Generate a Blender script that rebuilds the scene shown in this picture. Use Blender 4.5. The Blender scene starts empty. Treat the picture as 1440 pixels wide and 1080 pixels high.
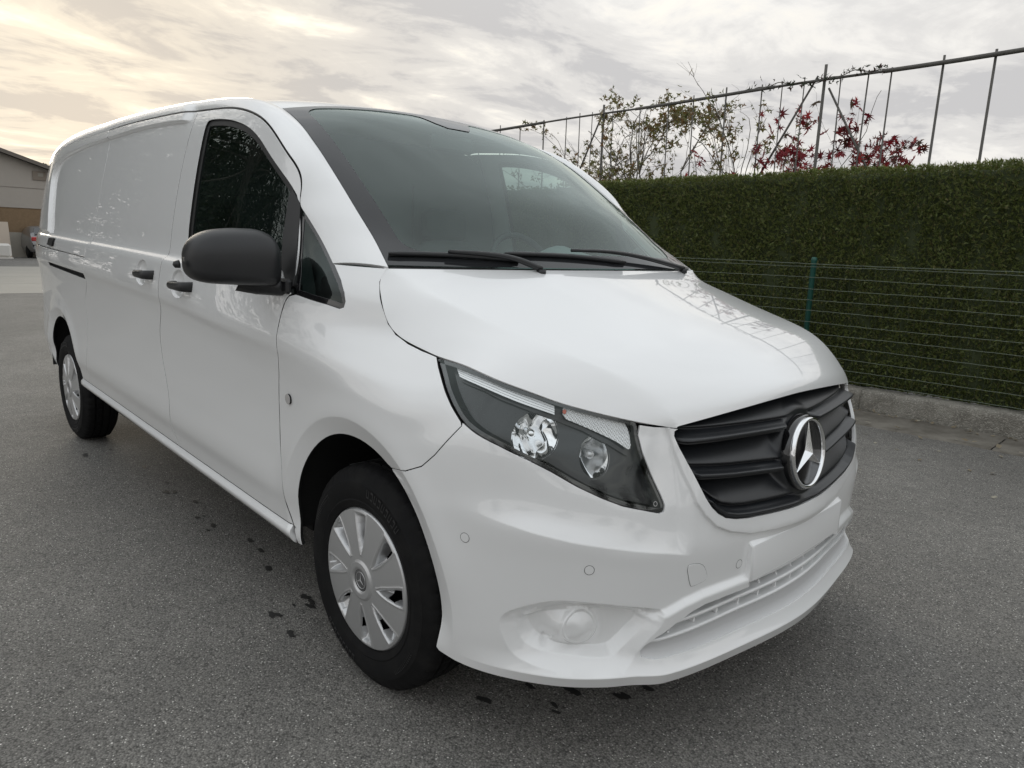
import bpy, math, random
import numpy as np
from mathutils import Vector, Matrix
from mathutils.geometry import delaunay_2d_cdt
random.seed(7); rng = np.random.default_rng(7)
SC = bpy.context.scene; COL = SC.collection
R = math.radians
# ------------------------------------------------------------------ camera
cd = bpy.data.cameras.new('camera'); cam = bpy.data.objects.new('camera', cd); COL.objects.link(cam)
cd.sensor_fit = 'HORIZONTAL'; cd.sensor_width = 36; cd.lens = 36*1000.417/1440; cd.clip_start = .05; cd.clip_end = 1500
_y, _p, _r = 2.37493993, -.189982235, .0365569553
_f = np.array([math.cos(_y)*math.cos(_p), math.sin(_y)*math.cos(_p), math.sin(_p)]); _rt = np.array([math.sin(_y), -math.cos(_y), 0]); _u = np.cross(_rt, _f)
_r2 = _rt*math.cos(_r)+_u*math.sin(_r); _u2 = -_rt*math.sin(_r)+_u*math.cos(_r)
CAMP = np.array([1.67886, -1.96224, 1.30521])
cam.matrix_world = Matrix([[_r2[i], _u2[i], -_f[i], CAMP[i]] for i in range(3)]+[[0, 0, 0, 1]])
SC.camera = cam
# ------------------------------------------------------------------ world: bright broken overcast, glow where the low sun stands behind the cloud
SUN_AZ, SUN_EL = R(167), R(11)
world = bpy.data.worlds.new('World'); SC.world = world; world.use_nodes = True
nt = world.node_tree; nt.nodes.clear()
def nd(t, **k):
    n = nt.nodes.new(t)
    for a, v in k.items():
        if a in n.inputs.keys(): n.inputs[a].default_value = v
        else: setattr(n, a, v)
    return n
def lk(a, b): nt.links.new(a, b)
def mth(op, a, b=None, clamp=False):
    n = nt.nodes.new('ShaderNodeMath'); n.operation = op; n.use_clamp = clamp
    for i, v in enumerate((a, b)):
        if v is None: continue
        if isinstance(v, (int, float)): n.inputs[i].default_value = v
        else: lk(v, n.inputs[i])
    return n.outputs[0]
def mixc(f, a, b, mode='MIX'):
    n = nt.nodes.new('ShaderNodeMix'); n.data_type = 'RGBA'; n.blend_type = mode; n.clamp_factor = True
    for i, v in ((0, f), (6, a), (7, b)):
        if isinstance(v, (int, float)): n.inputs[i].default_value = v
        elif isinstance(v, tuple): n.inputs[i].default_value = (*v, 1)
        else: lk(v, n.inputs[i])
    return n.outputs[2]
def ramp(f, stops, interp='EASE'):
    n = nt.nodes.new('ShaderNodeValToRGB'); n.color_ramp.interpolation = interp; el = n.color_ramp.elements
    while len(el) < len(stops): el.new(.5)
    for e, (p, c) in zip(el, stops): e.position = p; e.color = (*c, 1) if isinstance(c, tuple) else (c, c, c, 1)
    lk(f, n.inputs[0]); return n.outputs[0]
sky = nt.nodes.new('ShaderNodeTexSky'); sky.sky_type = 'NISHITA'; sky.sun_disc = False
sky.sun_elevation = SUN_EL; sky.sun_rotation = R(90)-SUN_AZ; sky.dust_density = 3
tc = nt.nodes.new('ShaderNodeTexCoord'); sep = nt.nodes.new('ShaderNodeSeparateXYZ'); lk(tc.outputs['Generated'], sep.inputs[0])
X, Y, Zz = sep.outputs; zc = mth('MAXIMUM', Zz, 0.0)
den = mth('ADD', zc, .11); px = mth('DIVIDE', X, den); py = mth('DIVIDE', Y, den)
cmb = nt.nodes.new('ShaderNodeCombineXYZ'); lk(px, cmb.inputs[0]); lk(py, cmb.inputs[1])
def noise(scale, detail, rough, dist=0, off=(0, 0, 0), st=(1, 1, 1)):
    m = nt.nodes.new('ShaderNodeMapping'); m.inputs['Location'].default_value = off; m.inputs['Scale'].default_value = st; m.inputs['Rotation'].default_value = (0, 0, R(-15))
    lk(cmb.outputs[0], m.inputs[0]); n = nd('ShaderNodeTexNoise', Scale=scale, Detail=detail, Roughness=rough, Distortion=dist); lk(m.outputs[0], n.inputs['Vector']); return n.outputs[0]
nA = noise(1.15, 9, .60, .5, (3.1, 1.2, 0), (1.25, .8, 1)); nB = noise(2.6, 7, .62, .6, (.4, 7.7, 2), (1.2, .8, 1)); nC = noise(.22, 3, .5, .2, (5, 2, 1))
cl = mth('ADD', mth('MULTIPLY', nA, .62), mth('MULTIPLY', nB, .38))
thick = ramp(cl, [(.40, 0.0), (.49, .5), (.56, 1.0)])                    # thick = darker undersides
sd = (math.cos(SUN_AZ)*math.cos(SUN_EL), math.sin(SUN_AZ)*math.cos(SUN_EL), math.sin(SUN_EL))
vm = nt.nodes.new('ShaderNodeVectorMath'); vm.operation = 'DOT_PRODUCT'; lk(tc.outputs['Generated'], vm.inputs[0]); vm.inputs[1].default_value = sd
dsun = vm.outputs['Value']
glow = mth('POWER', mth('MAXIMUM', dsun, 0), 14.0); glow2 = mth('POWER', mth('MAXIMUM', dsun, 0), 160.0)
cool = ramp(zc, [(.24, 0.), (.55, 1.)]); glow0 = mth('POWER', mth('MAXIMUM', dsun, 0), 4.0); brk = mth('MULTIPLY', ramp(cl, [(.34, 1.), (.435, 0.)]), glow0)   # breaks in the cloud, bright towards the sun
thin_c = mixc(glow, mixc(cool, (.60, .585, .56), (.645, .672, .692)), (.60, .545, .455)); thick_c = mixc(glow, mixc(cool, (.395, .39, .392), (.535, .556, .572)), (.385, .362, .335))
cloud = mixc(mth('MULTIPLY', brk, .85), mixc(thick, thin_c, thick_c), (.90, .82, .66))
zen = mth('ADD', mth('MULTIPLY', zc, .06), 1.0)                           # overcast sky is brighter overhead
cloud = mixc(1.0, cloud, zen, 'MULTIPLY')
g2 = mth('MULTIPLY', glow2, mth('SUBTRACT', 1.15, thick))
gl = nt.nodes.new('ShaderNodeMix'); gl.data_type = 'RGBA'; gl.blend_type = 'ADD'; gl.clamp_factor = False; lk(mth('MULTIPLY', g2, .10), gl.inputs[0]); lk(cloud, gl.inputs[6]); gl.inputs[7].default_value = (1.0, .86, .55, 1)
c10 = mixc(1.0, gl.outputs[2], (10., 10., 10.), 'MULTIPLY')
full = mixc(.985, sky.outputs[0], c10)
bg = nd('ShaderNodeBackground', Strength=.1); lk(full, bg.inputs[0]); wo = nt.nodes.new('ShaderNodeOutputWorld'); lk(bg.outputs[0], wo.inputs[0])
# ------------------------------------------------------------------ sun behind cloud: weak, wide, warm
sl = bpy.data.lights.new('sun', 'SUN'); sl.energy = .7; sl.angle = R(22); sl.color = (1, .9, .74)
so = bpy.data.objects.new('sun', sl); COL.objects.link(so); so.rotation_euler = Vector(sd).to_track_quat('Z', 'Y').to_euler(); so.location = (-8, 2, 12)
SC.view_settings.view_transform = 'Standard'; SC.view_settings.look = 'None'; SC.view_settings.gamma = 1; SC.view_settings.exposure = .62; SC.view_settings.use_curve_mapping = False
SC.cycles.max_bounces = 10; SC.cycles.transparent_max_bounces = 16; SC.cycles.caustics_reflective = False; SC.cycles.caustics_refractive = False
# ------------------------------------------------------------------ materials
def mat(name, col=(.5, .5, .5), rough=.5, metal=0, coat=0, coatr=.03, spec=.5, **k):
    m = bpy.data.materials.new(name); m.use_nodes = True; b = m.node_tree.nodes['Principled BSDF']
    b.inputs['Base Color'].default_value = (*col, 1); b.inputs['Roughness'].default_value = rough; b.inputs['Metallic'].default_value = metal
    b.inputs['Coat Weight'].default_value = coat; b.inputs['Coat Roughness'].default_value = coatr; b.inputs['Specular IOR Level'].default_value = spec
    for a, v in k.items(): b.inputs[a.replace('_', ' ')].default_value = v
    return m
def tree_of(m):
    global nt; nt = m.node_tree; return nt.nodes['Principled BSDF']
def objcoord(scale=1.0, kind='Object'):
    t = nt.nodes.new('ShaderNodeTexCoord'); mp = nt.nodes.new('ShaderNodeMapping'); mp.inputs['Scale'].default_value = (scale,)*3 if not isinstance(scale, tuple) else scale
    lk(t.outputs[kind], mp.inputs[0]); return mp.outputs[0]
def nz(vec, scale, detail=4, rough=.55, out=0):
    n = nd('ShaderNodeTexNoise', Scale=scale, Detail=detail, Roughness=rough); lk(vec, n.inputs['Vector']); return n.outputs[out]
def bump(b, h, strength=.3, dist=.01):
    n = nd('ShaderNodeBump', Strength=strength, Distance=dist); lk(h, n.inputs['Height']); lk(n.outputs[0], b.inputs['Normal'])
def glass(name, tint, rough=0., ior=1.5, sky_haze=0.):
    m = bpy.data.materials.new(name); m.use_nodes = True; tree_of_nt(m); nt.nodes.clear()
    fr = nd('ShaderNodeFresnel', IOR=ior); tr = nt.nodes.new('ShaderNodeBsdfTransparent'); tr.inputs[0].default_value = (*tint, 1)
    gl = nt.nodes.new('ShaderNodeBsdfGlossy'); gl.inputs['Roughness'].default_value = rough; gl.inputs[0].default_value = (.90, 1, .97, 1)
    geo = nt.nodes.new('ShaderNodeNewGeometry')
    mx = nt.nodes.new('ShaderNodeMixShader'); fac = mth('MULTIPLY', fr.outputs[0], mth('SUBTRACT', 1.0, geo.outputs['Backfacing'])); fac = mth('MULTIPLY', fac, 1.15, True)
    lk(fac, mx.inputs[0]); lk(tr.outputs[0], mx.inputs[1]); lk(gl.outputs[0], mx.inputs[2])
    out = mx.outputs[0]
    if sky_haze:
        df = nt.nodes.new('ShaderNodeBsdfDiffuse'); df.inputs[0].default_value = (.6, .65, .64, 1); m2 = nt.nodes.new('ShaderNodeMixShader'); m2.inputs[0].default_value = sky_haze; lk(out, m2.inputs[1]); lk(df.outputs[0], m2.inputs[2]); out = m2.outputs[0]  # pale diffuse share painted in for the milky sky reflection on the glass
    o = nt.nodes.new('ShaderNodeOutputMaterial'); lk(out, o.inputs[0]); return m
def tree_of_nt(m):
    global nt; nt = m.node_tree
WHITE = mat('white_paint', (.84, .845, .845), .32, coat=1, coatr=.012, Coat_IOR=1.72)
WHITE_PL = mat('white_bumper_paint', (.84, .845, .845), .35, coat=1, coatr=.02, Coat_IOR=1.72)
BLACK = mat('black_plastic', (.017, .0175, .019), .40)
b = tree_of(BLACK); bump(b, nz(objcoord(), 900, 2), .05, .001)
GRILLE = mat('grille_plastic', (.011, .0125, .015), .34)
b = tree_of(GRILLE); bump(b, nz(objcoord(), 700, 2), .05, .001)
GLOSSB = mat('gloss_black', (.008, .008, .009), .06, coat=1)
RUBBER = mat('tyre_rubber', (.012, .012, .013), .75, spec=.22)
b = tree_of(RUBBER); v = objcoord(); n = nz(v, 14, 5); lk(mixc(ramp(n, [(.4, 0.), (.75, 1.)]), (.006, .006, .0065), (.012, .0118, .0115)), b.inputs['Base Color']); bump(b, nz(v, 300, 3), .12, .002)
SEAL = mat('rubber_seal', (.012, .012, .012), .5)
CHROME = mat('chrome', (.86, .87, .88), .06, metal=1)
REFL = mat('reflector_chrome', (.93, .94, .95), .045, metal=1)
SATIN = mat('satin_silver', (.52, .525, .53), .34, metal=.7)
b = tree_of(SATIN); lk(mixc(nz(objcoord(), 9, 4), (.56, .565, .57), (.63, .635, .64)), b.inputs['Base Color'])
SILVERD = mat('dark_steel', (.04, .04, .042), .5, metal=.6)
DARK = mat('dark_underbody_and_gap_shade', (.012, .012, .012), .8)  # underbody colour, also painted on deep panel rims as the shade in gaps
LAMPD = mat('lamp_housing', (.026, .027, .029), .2)
LEDM = mat('led_strip_plastic', (.86, .87, .88), .10, coat=1)
AMBER = mat('amber_bulb', (.55, .13, .08), .25)
WSG = glass('windscreen_glass', (.62, .76, .72), sky_haze=.022)
DOORG = glass('door_glass', (.30, .36, .345))
LENS = glass('lamp_lens', (.95, .96, .96), ior=1.45)
FRIT = mat('windscreen_frit', (.022, .023, .025), .06)
INTER = mat('cabin_plastic', (.24, .25, .255), .55)
INTERD = mat('dark_cabin_plastic', (.03, .031, .033), .6)
FABRIC = mat('seat_fabric', (.085, .09, .092), .9)
LINER = mat('headliner', (.17, .18, .18), .9)
REDL = mat('red_lamp', (.45, .02, .02), .15, coat=1)
RAKE = .031
def cspline(t, p, q):
    """natural cubic spline through p(t), evaluated at q"""
    t = np.asarray(t, float); p = np.asarray(p, float)
    if p.ndim == 1: p = p[:, None]
    n = len(t); h = np.diff(t); A = np.zeros((n, n)); B = np.zeros((n, p.shape[1]))
    A[0, 0] = A[-1, -1] = 1
    for i in range(1, n - 1):
        A[i, i-1], A[i, i], A[i, i+1] = h[i-1], 2*(h[i-1]+h[i]), h[i]
        B[i] = 6*((p[i+1]-p[i])/h[i]-(p[i]-p[i-1])/h[i-1])
    M = np.linalg.solve(A, B); q = np.asarray(q, float)
    i = np.clip(np.searchsorted(t, q, side='right')-1, 0, n-2); a = (t[i+1]-q)/h[i]; b = 1-a
    hh = (h[i]**2/6)[:, None]; a = a[:, None]; b = b[:, None]
    return a*p[i]+b*p[i+1]+((a**3-a)*M[i]+(b**3-b)*M[i+1])*hh
def pchip(x, y, q):
    x = np.asarray(x, float); y = np.asarray(y, float); h = np.diff(x); d = np.diff(y)/h; m = np.zeros_like(y)
    for i in range(1, len(x)-1):
        if d[i-1]*d[i] > 0:
            w1 = 2*h[i]+h[i-1]; w2 = h[i]+2*h[i-1]; m[i] = (w1+w2)/(w1/d[i-1]+w2/d[i])
    m[0], m[-1] = d[0], d[-1]; q = np.clip(q, x[0], x[-1])
    i = np.clip(np.searchsorted(x, q, side='right')-1, 0, len(x)-2); t = (q-x[i])/h[i]
    return (2*t**3-3*t**2+1)*y[i]+(t**3-2*t**2+t)*h[i]*m[i]+(3*t**2-2*t**3)*y[i+1]+(t**3-t**2)*h[i]*m[i+1]
def sstep(t): t = np.clip(t, 0, 1); return t*t*(3-2*t)
def blur(D, sig, ax):
    k = int(3*sig)+1; w = np.exp(-.5*(np.arange(-k, k+1)/sig)**2); w /= w.sum()
    pad = [(0, 0)]*D.ndim; pad[ax] = (k, k); E = np.pad(D, pad, mode='edge'); n = D.shape[ax]
    return sum(w[i]*np.take(E, np.arange(i, i+n), axis=ax) for i in range(2*k+1))
# ---- plan outline of the body (half), s = arc length from the front centre, h = |y|
PLAN = [(.885, 0), (.852, .32), (.79, .60), (.70, .747), (.59, .85), (.475, .92), (.38, .944), (.30, .949), (.20, .95), (-.2, .95), (-.7, .95), (-1.2, .95), (-1.7, .95), (-2.2, .95),
        (-2.7, .95), (-3.2, .95), (-3.5, .948), (-3.8, .938), (-4.0, .922), (-4.15, .899), (-4.3, .862), (-4.40, .80), (-4.45, .68), (-4.47, .4), (-4.475, 0)]
def make_plan():
    P = np.array(PLAN); P = np.vstack([P[1:4][::-1]*[1, -1], P, P[-3:-1][::-1]*[1, -1]])
    t = np.concatenate([[0], np.cumsum(np.hypot(*np.diff(P, axis=0).T))])
    q = np.linspace(t[3], t[-3], 4001); c = cspline(t, P, q)
    s = np.concatenate([[0], np.cumsum(np.hypot(*np.diff(c, axis=0).T))])
    S = np.arange(0, s[-1], .004); X = np.stack([np.interp(S, s, c[:, 0]), np.interp(S, s, c[:, 1])], 1)
    return S, X
SS, XX = make_plan()
SMAX = SS[-1]
_T = np.gradient(XX, axis=0); _T[0] = (0, 1)
_T /= np.linalg.norm(_T, axis=1)[:, None]
NN = np.stack([_T[:, 1], -_T[:, 0]], 1)
for _k in (0, 1): NN[:, _k] = blur(NN[:, _k], 6, 0)
NN /= np.linalg.norm(NN, axis=1)[:, None]
def s_of_x(x):   # on the side and the nose, half outline
    return np.interp(-np.asarray(x, float), -XX[:, 0], SS)
# side profile: half width against height
def w2d(L): return [(z, w-.95) for z, w in L]
SIDE = w2d([(.26, .905), (.30, .918), (.33, .930), (.36, .938), (.42, .946), (.478, .956), (.50, .9565), (.60, .951), (.75, .946), (.88, .949), (.95, .956), (.99, .9655), (1.01, .9655), (1.05, .962), (1.10, .955),
            (1.148, .947), (1.160, .940), (1.172, .921), (1.19, .915), (1.30, .897), (1.45, .867), (1.60, .830), (1.70, .800), (1.765, .772), (1.85, .72), (1.95, .62)])
S06 = w2d([(.26, .905), (.30, .918), (.33, .930), (.36, .938), (.42, .946), (.478, .955), (.50, .9555), (.60, .950), (.75, .945), (.88, .948), (.95, .955), (.99, .962), (1.01, .962), (1.05, .955), (1.10, .944),
           (1.148, .931), (1.160, .925), (1.175, .912), (1.19, .906), (1.30, .885), (1.45, .853), (1.60, .820), (1.70, .792), (1.765, .765), (1.85, .71), (1.95, .61)])
S03 = w2d([(.26, .91), (.33, .930), (.42, .944), (.50, .950), (.60, .949), (.75, .946), (.88, .949), (.95, .954), (.99, .957), (1.01, .956), (1.05, .945), (1.10, .928), (1.165, .900), (1.23, .866), (1.30, .83), (1.45, .77), (1.6, .71), (1.95, .5)])
S00 = w2d([(.26, .92), (.33, .935), (.42, .945), (.50, .949), (.60, .950), (.75, .949), (.88, .951), (.95, .952), (.99, .946), (1.01, .940), (1.05, .912), (1.10, .872), (1.165, .825), (1.23, .772), (1.30, .70), (1.45, .56), (1.95, .3)])
ST = [  # (x of the station on the outline, profile)
    (.20, [(.25, -.02), (.4, -.004), (.6, 0), (.75, 0), (.85, 0), (.94, -.004), (1.0, -.028), (1.04, -.062), (1.1, -.12), (1.3, -.35)]),
    (.38, [(.25, -.02), (.4, -.005), (.55, 0), (.68, 0), (.74, -.003), (.85, -.012), (.93, -.032), (1.0, -.067), (1.03, -.09), (1.1, -.15), (1.3, -.35)]),
    (.475, [(.25, -.02), (.4, -.006), (.6, -.002), (.70, 0), (.75, -.006), (.88, -.017), (.95, -.052), (1.015, -.105), (1.1, -.17), (1.3, -.35)]),
    (.59, [(.25, -.022), (.4, -.01), (.6, -.004), (.675, 0), (.72, -.013), (.84, -.026), (.92, -.068), (1.0, -.12), (1.1, -.2), (1.3, -.38)]),
    (.70, [(.25, -.024), (.4, -.012), (.6, -.004), (.655, 0), (.70, -.012), (.77, -.022), (.86, -.056), (.95, -.100), (1.1, -.2), (1.3, -.38)]),
    (.79, [(.25, -.024), (.4, -.013), (.58, -.003), (.625, 0), (.66, -.006), (.72, -.014), (.80, -.036), (.91, -.063), (1.0, -.12), (1.3, -.35)]),
    (.83, [(.25, -.024), (.4, -.014), (.54, -.003), (.60, 0), (.70, -.012), (.80, -.031), (.91, -.058), (1.0, -.11), (1.3, -.35)]),
    (.852, [(.25, -.022), (.4, -.015), (.50, -.006), (.60, -.002), (.66, -.008), (.80, -.034), (.92, -.061), (1.0, -.11), (1.3, -.35)]),
    (.885, [(.25, -.022), (.4, -.020), (.50, -.018), (.58, -.012), (.614, -.006), (.66, -.016), (.80, -.042), (.94, -.075), (1.0, -.11), (1.3, -.35)]),
]
DZ, DS, Z0, Z1 = .004, .01, .1, 2.0
def make_table():
    zg = np.arange(Z0, Z1, DZ); st = []
    for x, p in ST: st.append((float(s_of_x(x)) if x < .884 else 0., p))
    for x, p in ((0., S00), (-.3, S03), (-.62, S06), (-1.0, SIDE), (-2.2, SIDE), (-3.6, SIDE)): st.append((float(s_of_x(x)), p))
    rear = [(z, d*(1. if z < 1.2 else 1.05)-.0) for z, d in SIDE]
    st.append((float(s_of_x(-4.27)), rear)); st.append((SMAX, [(z, (d-.0)*.9) for z, d in SIDE]))
    st.sort(key=lambda a: a[0]); ss = np.array([a[0] for a in st])
    V = np.array([pchip([q[0] for q in p], [q[1] for q in p], zg) for _, p in st])
    sg = np.arange(0, SMAX+DS, DS); D = np.array([pchip(ss, V[:, j], sg) for j in range(len(zg))]).T
    D = blur(D, 1.3, 1)
    D = np.concatenate([D[1:40][::-1], D, D[-40:-1][::-1]]); D = blur(D, 5, 0)
    return D
DT = make_table(); OFF = 39
def cr(t): return (-.5*t+t*t-.5*t**3, 1-2.5*t*t+1.5*t**3, .5*t+2*t*t-1.5*t**3, -.5*t*t+.5*t**3)
def table(s, z):
    a = np.abs(s)/DS+OFF; b = (np.clip(z, Z0+.01, Z1-.02)-Z0)/DZ
    i = np.clip(a.astype(int), 1, DT.shape[0]-3); j = np.clip(b.astype(int), 1, DT.shape[1]-3)
    wa, wb = cr(a-i), cr(b-j); r = 0
    for m in range(4):
        for n in range(4): r = r+wa[m]*wb[n]*DT[i-1+m, j-1+n]
    return r
ZC = ([-4.5, -3.6, -2.7, -1.9, -1.5, -1.2, -.94, -.48, -.2, .02, .4], [1.01, 1.02, 1.027, 1.019, 1.015, 1.002, .988, .970, .955, .94, .93])
XE = ([1.0, 1.236, 1.75, 1.9], [.25, -.10, -.94, -1.3])
def sdf_poly(px, pz, poly):
    """signed distance to a polygon, positive inside"""
    poly = np.asarray(poly, float); out = np.empty(len(px))
    A = poly; B = np.roll(poly, -1, 0); e = B-A; L = (e**2).sum(1)+1e-12
    for c in range(0, len(px), 4000):
        x = px[c:c+4000, None]; z = pz[c:c+4000, None]
        t = np.clip(((x-A[:, 0])*e[:, 0]+(z-A[:, 1])*e[:, 1])/L, 0, 1)
        d = np.sqrt(((x-A[:, 0]-t*e[:, 0])**2+(z-A[:, 1]-t*e[:, 1])**2).min(1))
        cond = ((A[:, 1] > z) != (B[:, 1] > z)) & (x < e[:, 0]*(z-A[:, 1])/np.where(e[:, 1] == 0, 1e-12, e[:, 1])+A[:, 0])
        out[c:c+4000] = np.where(cond.sum(1) % 2 == 1, d, -d)
    return out
FEATS = []      # functions (s, x, h, z) -> extra displacement along the outline's normal
def disp(s, z):
    sa = np.abs(s); i = np.clip(sa/.004, 0, len(SS)-1.001); k = i.astype(int); f = (i-k)[:, None]
    B = XX[k]*(1-f)+XX[k+1]*f; N = NN[k]*(1-f)+NN[k+1]*f
    x = B[:, 0]; zc = np.interp(x, *ZC)
    bump = np.where(z < 1.0, sstep((z-.55)/.35), sstep((1.165-z)/.12))*sstep((.55-x)/.4)
    zz = z+(1.0-zc)*bump
    d = table(sa, zz)
    for F in FEATS: d = d+F(sa, x, B[:, 1], z)
    return B, N, d
def surf(s, z, inset=0.):
    """points of the right-hand wall (y negative); s < 0 continues across the centre line"""
    s = np.asarray(s, float); z = np.asarray(z, float)
    B, N, d = disp(s, z)
    P = B+N*(d-inset)[:, None]
    return np.stack([P[:, 0], -P[:, 1]*np.where(s < 0, -1, 1), z], 1)
def surfn(s, z, inset=0.):
    e = .0012
    P = surf(s, z, inset); a = surf(s+e, z, inset)-surf(s-e, z, inset); b = surf(s, z+e, inset)-surf(s, z-e, inset)
    n = np.cross(b, a); n /= np.linalg.norm(n, axis=1)[:, None]+1e-12
    return P, n
# ------------------------------------------------------------------ mesh helpers
def tag(o, label=None, cat=None, group=None, kind=None):
    for k, v in (('label', label), ('category', cat), ('group', group), ('kind', kind)):
        if v: o[k] = v
    return o
def empty(name, loc=(0, 0, 0), parent=None):
    o = bpy.data.objects.new(name, None); COL.objects.link(o); o.location = loc; o.empty_display_size = .2
    if parent: o.parent = parent
    return o
def mkmesh(name, V, F, nrm=None, smooth=True):
    """V (n,3); F list of index arrays or one (m,k) array"""
    me = bpy.data.meshes.new(name); V = np.asarray(V, np.float32)
    if isinstance(F, np.ndarray): Fs = [F]
    else: Fs = [np.asarray(f) for f in F] if (len(F) and isinstance(F[0], np.ndarray) and F[0].ndim == 2) else None
    if Fs is None:
        me.from_pydata([tuple(map(float, v)) for v in V], [], [tuple(map(int, f)) for f in F])
    else:
        Fs = [f for f in Fs if len(f)]
        me.vertices.add(len(V)); me.vertices.foreach_set('co', V.ravel())
        li = np.concatenate([f.ravel() for f in Fs]).astype(np.int32); cnt = np.concatenate([np.full(len(f), f.shape[1]) for f in Fs])
        me.loops.add(len(li)); me.loops.foreach_set('vertex_index', li); me.polygons.add(len(cnt))
        me.polygons.foreach_set('loop_start', (np.cumsum(cnt)-cnt).astype(np.int32)); me.update(calc_edges=True); me.validate()
    if smooth: me.polygons.foreach_set('use_smooth', np.ones(len(me.polygons), bool))
    if nrm is not None and len(me.vertices) == len(nrm): me.normals_split_custom_set_from_vertices([tuple(map(float, n)) for n in nrm])
    return me
def link(name, me, m=None, parent=None, loc=None, rot=None):
    o = bpy.data.objects.new(name, me); COL.objects.link(o)
    if m is not None:
        for mm in (m if isinstance(m, (list, tuple)) else [m]): me.materials.append(mm)
    if parent is not None: o.parent = parent
    if loc is not None: o.location = loc
    if rot is not None: o.rotation_euler = rot
    return o
class MB:
    """collects simple shapes into one mesh"""
    def __init__(s): s.v = []; s.f = []; s.m = []; s.sm = []; s.n = 0
    def add(s, V, F, mi=0, smooth=False):
        V = [tuple(map(float, v)) for v in V]; s.v += V; s.f += [tuple(int(i)+s.n for i in f) for f in F]; s.m += [mi]*len(F); s.sm += [smooth]*len(F); s.n += len(V); return s
    def box(s, c, d, bev=.0, mi=0, M=None):
        c = np.array(c, float); d = np.array(d, float)/2
        if bev <= 0:
            V = [(x, y, z) for x in (-1, 1) for y in (-1, 1) for z in (-1, 1)]; V = np.array(V)*d
            F = [(0, 1, 3, 2), (4, 6, 7, 5), (0, 4, 5, 1), (2, 3, 7, 6), (0, 2, 6, 4), (1, 5, 7, 3)]
        else:
            bev = min(bev, d.min()*.95); V = []; idx = {}
            for x in (-1, 1):
                for y in (-1, 1):
                    for z in (-1, 1):
                        for a in range(3):
                            q = np.array((x, y, z))*(d-bev); q[a] += (x, y, z)[a]*bev; idx[(x, y, z, a)] = len(V); V.append(q)
            F = []
            for a in range(3):
                b1, c1 = (a+1) % 3, (a+2) % 3
                for sg in (-1, 1):
                    q = []
                    for (p, r) in ((-1, -1), (1, -1), (1, 1), (-1, 1)):
                        k = [0, 0, 0]; k[a] = sg; k[b1] = p; k[c1] = r; q.append(idx[(*k, a)])
                    F.append(q if sg > 0 else q[::-1])
                for p in (-1, 1):
                    for r in (-1, 1):
                        k0 = [0, 0, 0]; k0[a] = -1; k0[b1] = p; k0[c1] = r; k1 = list(k0); k1[a] = 1
                        q = [idx[(*k0, b1)], idx[(*k1, b1)], idx[(*k1, c1)], idx[(*k0, c1)]]; F.append(q if p*r < 0 else q[::-1])
            for x in (-1, 1):
                for y in (-1, 1):
                    for z in (-1, 1):
                        q = [idx[(x, y, z, a)] for a in range(3)]; F.append(q if x*y*z > 0 else q[::-1])
            V = np.array(V)
        if M is not None: V = V@np.array(M.to_3x3()).T
        return s.add(V+c, F, mi)
    def tube(s, P, r, n=8, mi=0, cap=True, flat=1.0):
        P = np.array(P, float); r = np.full(len(P), r) if np.isscalar(r) else np.array(r, float)
        T = np.gradient(P, axis=0); T /= np.linalg.norm(T, axis=1)[:, None]+1e-12
        ref = np.array((0, 0, 1.)) if abs(T[0][2]) < .9 else np.array((1., 0, 0)); V = []
        for p, t, rr in zip(P, T, r):
            a = np.cross(t, ref); a /= np.linalg.norm(a)+1e-12; b_ = np.cross(t, a); ref = -np.cross(t, a) if False else ref
            for k in range(n): w = 2*math.pi*k/n; V.append(p+rr*(a*math.cos(w)+flat*b_*math.sin(w)))
        F = [(i*n+k, i*n+(k+1) % n, (i+1)*n+(k+1) % n, (i+1)*n+k) for i in range(len(P)-1) for k in range(n)]
        if cap: F += [tuple(range(n))[::-1], tuple((len(P)-1)*n+k for k in range(n))]
        return s.add(V, F, mi, True)
    def lathe(s, prof, n=48, axis='y', c=(0, 0, 0), mi=0, close=False, mod=None):
        """prof: list of (radius, offset along axis)"""
        V = []; m = len(prof)
        for k in range(n):
            w = 2*math.pi*k/n
            for i, (r, h) in enumerate(prof):
                if mod: r = mod(r, h, i, k, w)
                a, b_ = r*math.cos(w), r*math.sin(w); V.append({'y': (a, h, b_), 'x': (h, a, b_), 'z': (a, b_, h)}[axis])
        F = []
        for k in range(n):
            for i in range(m-1): F.append((k*m+i, k*m+i+1, ((k+1) % n)*m+i+1, ((k+1) % n)*m+i))
        return s.add(np.array(V)+np.array(c), F, mi, True)
    def mesh(s, name):
        me = bpy.data.meshes.new(name); me.from_pydata(s.v, [], s.f); me.polygons.foreach_set('material_index', s.m); me.polygons.foreach_set('use_smooth', s.sm); me.update(); return me
    def build(s, name, m, parent=None, loc=None, rot=None): return link(name, s.mesh(name), m, parent, loc, rot)
def soft(me, ang=35):
    me.polygons.foreach_set('use_smooth', np.ones(len(me.polygons), bool)); me.set_sharp_from_angle(angle=R(ang)); return me
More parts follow.
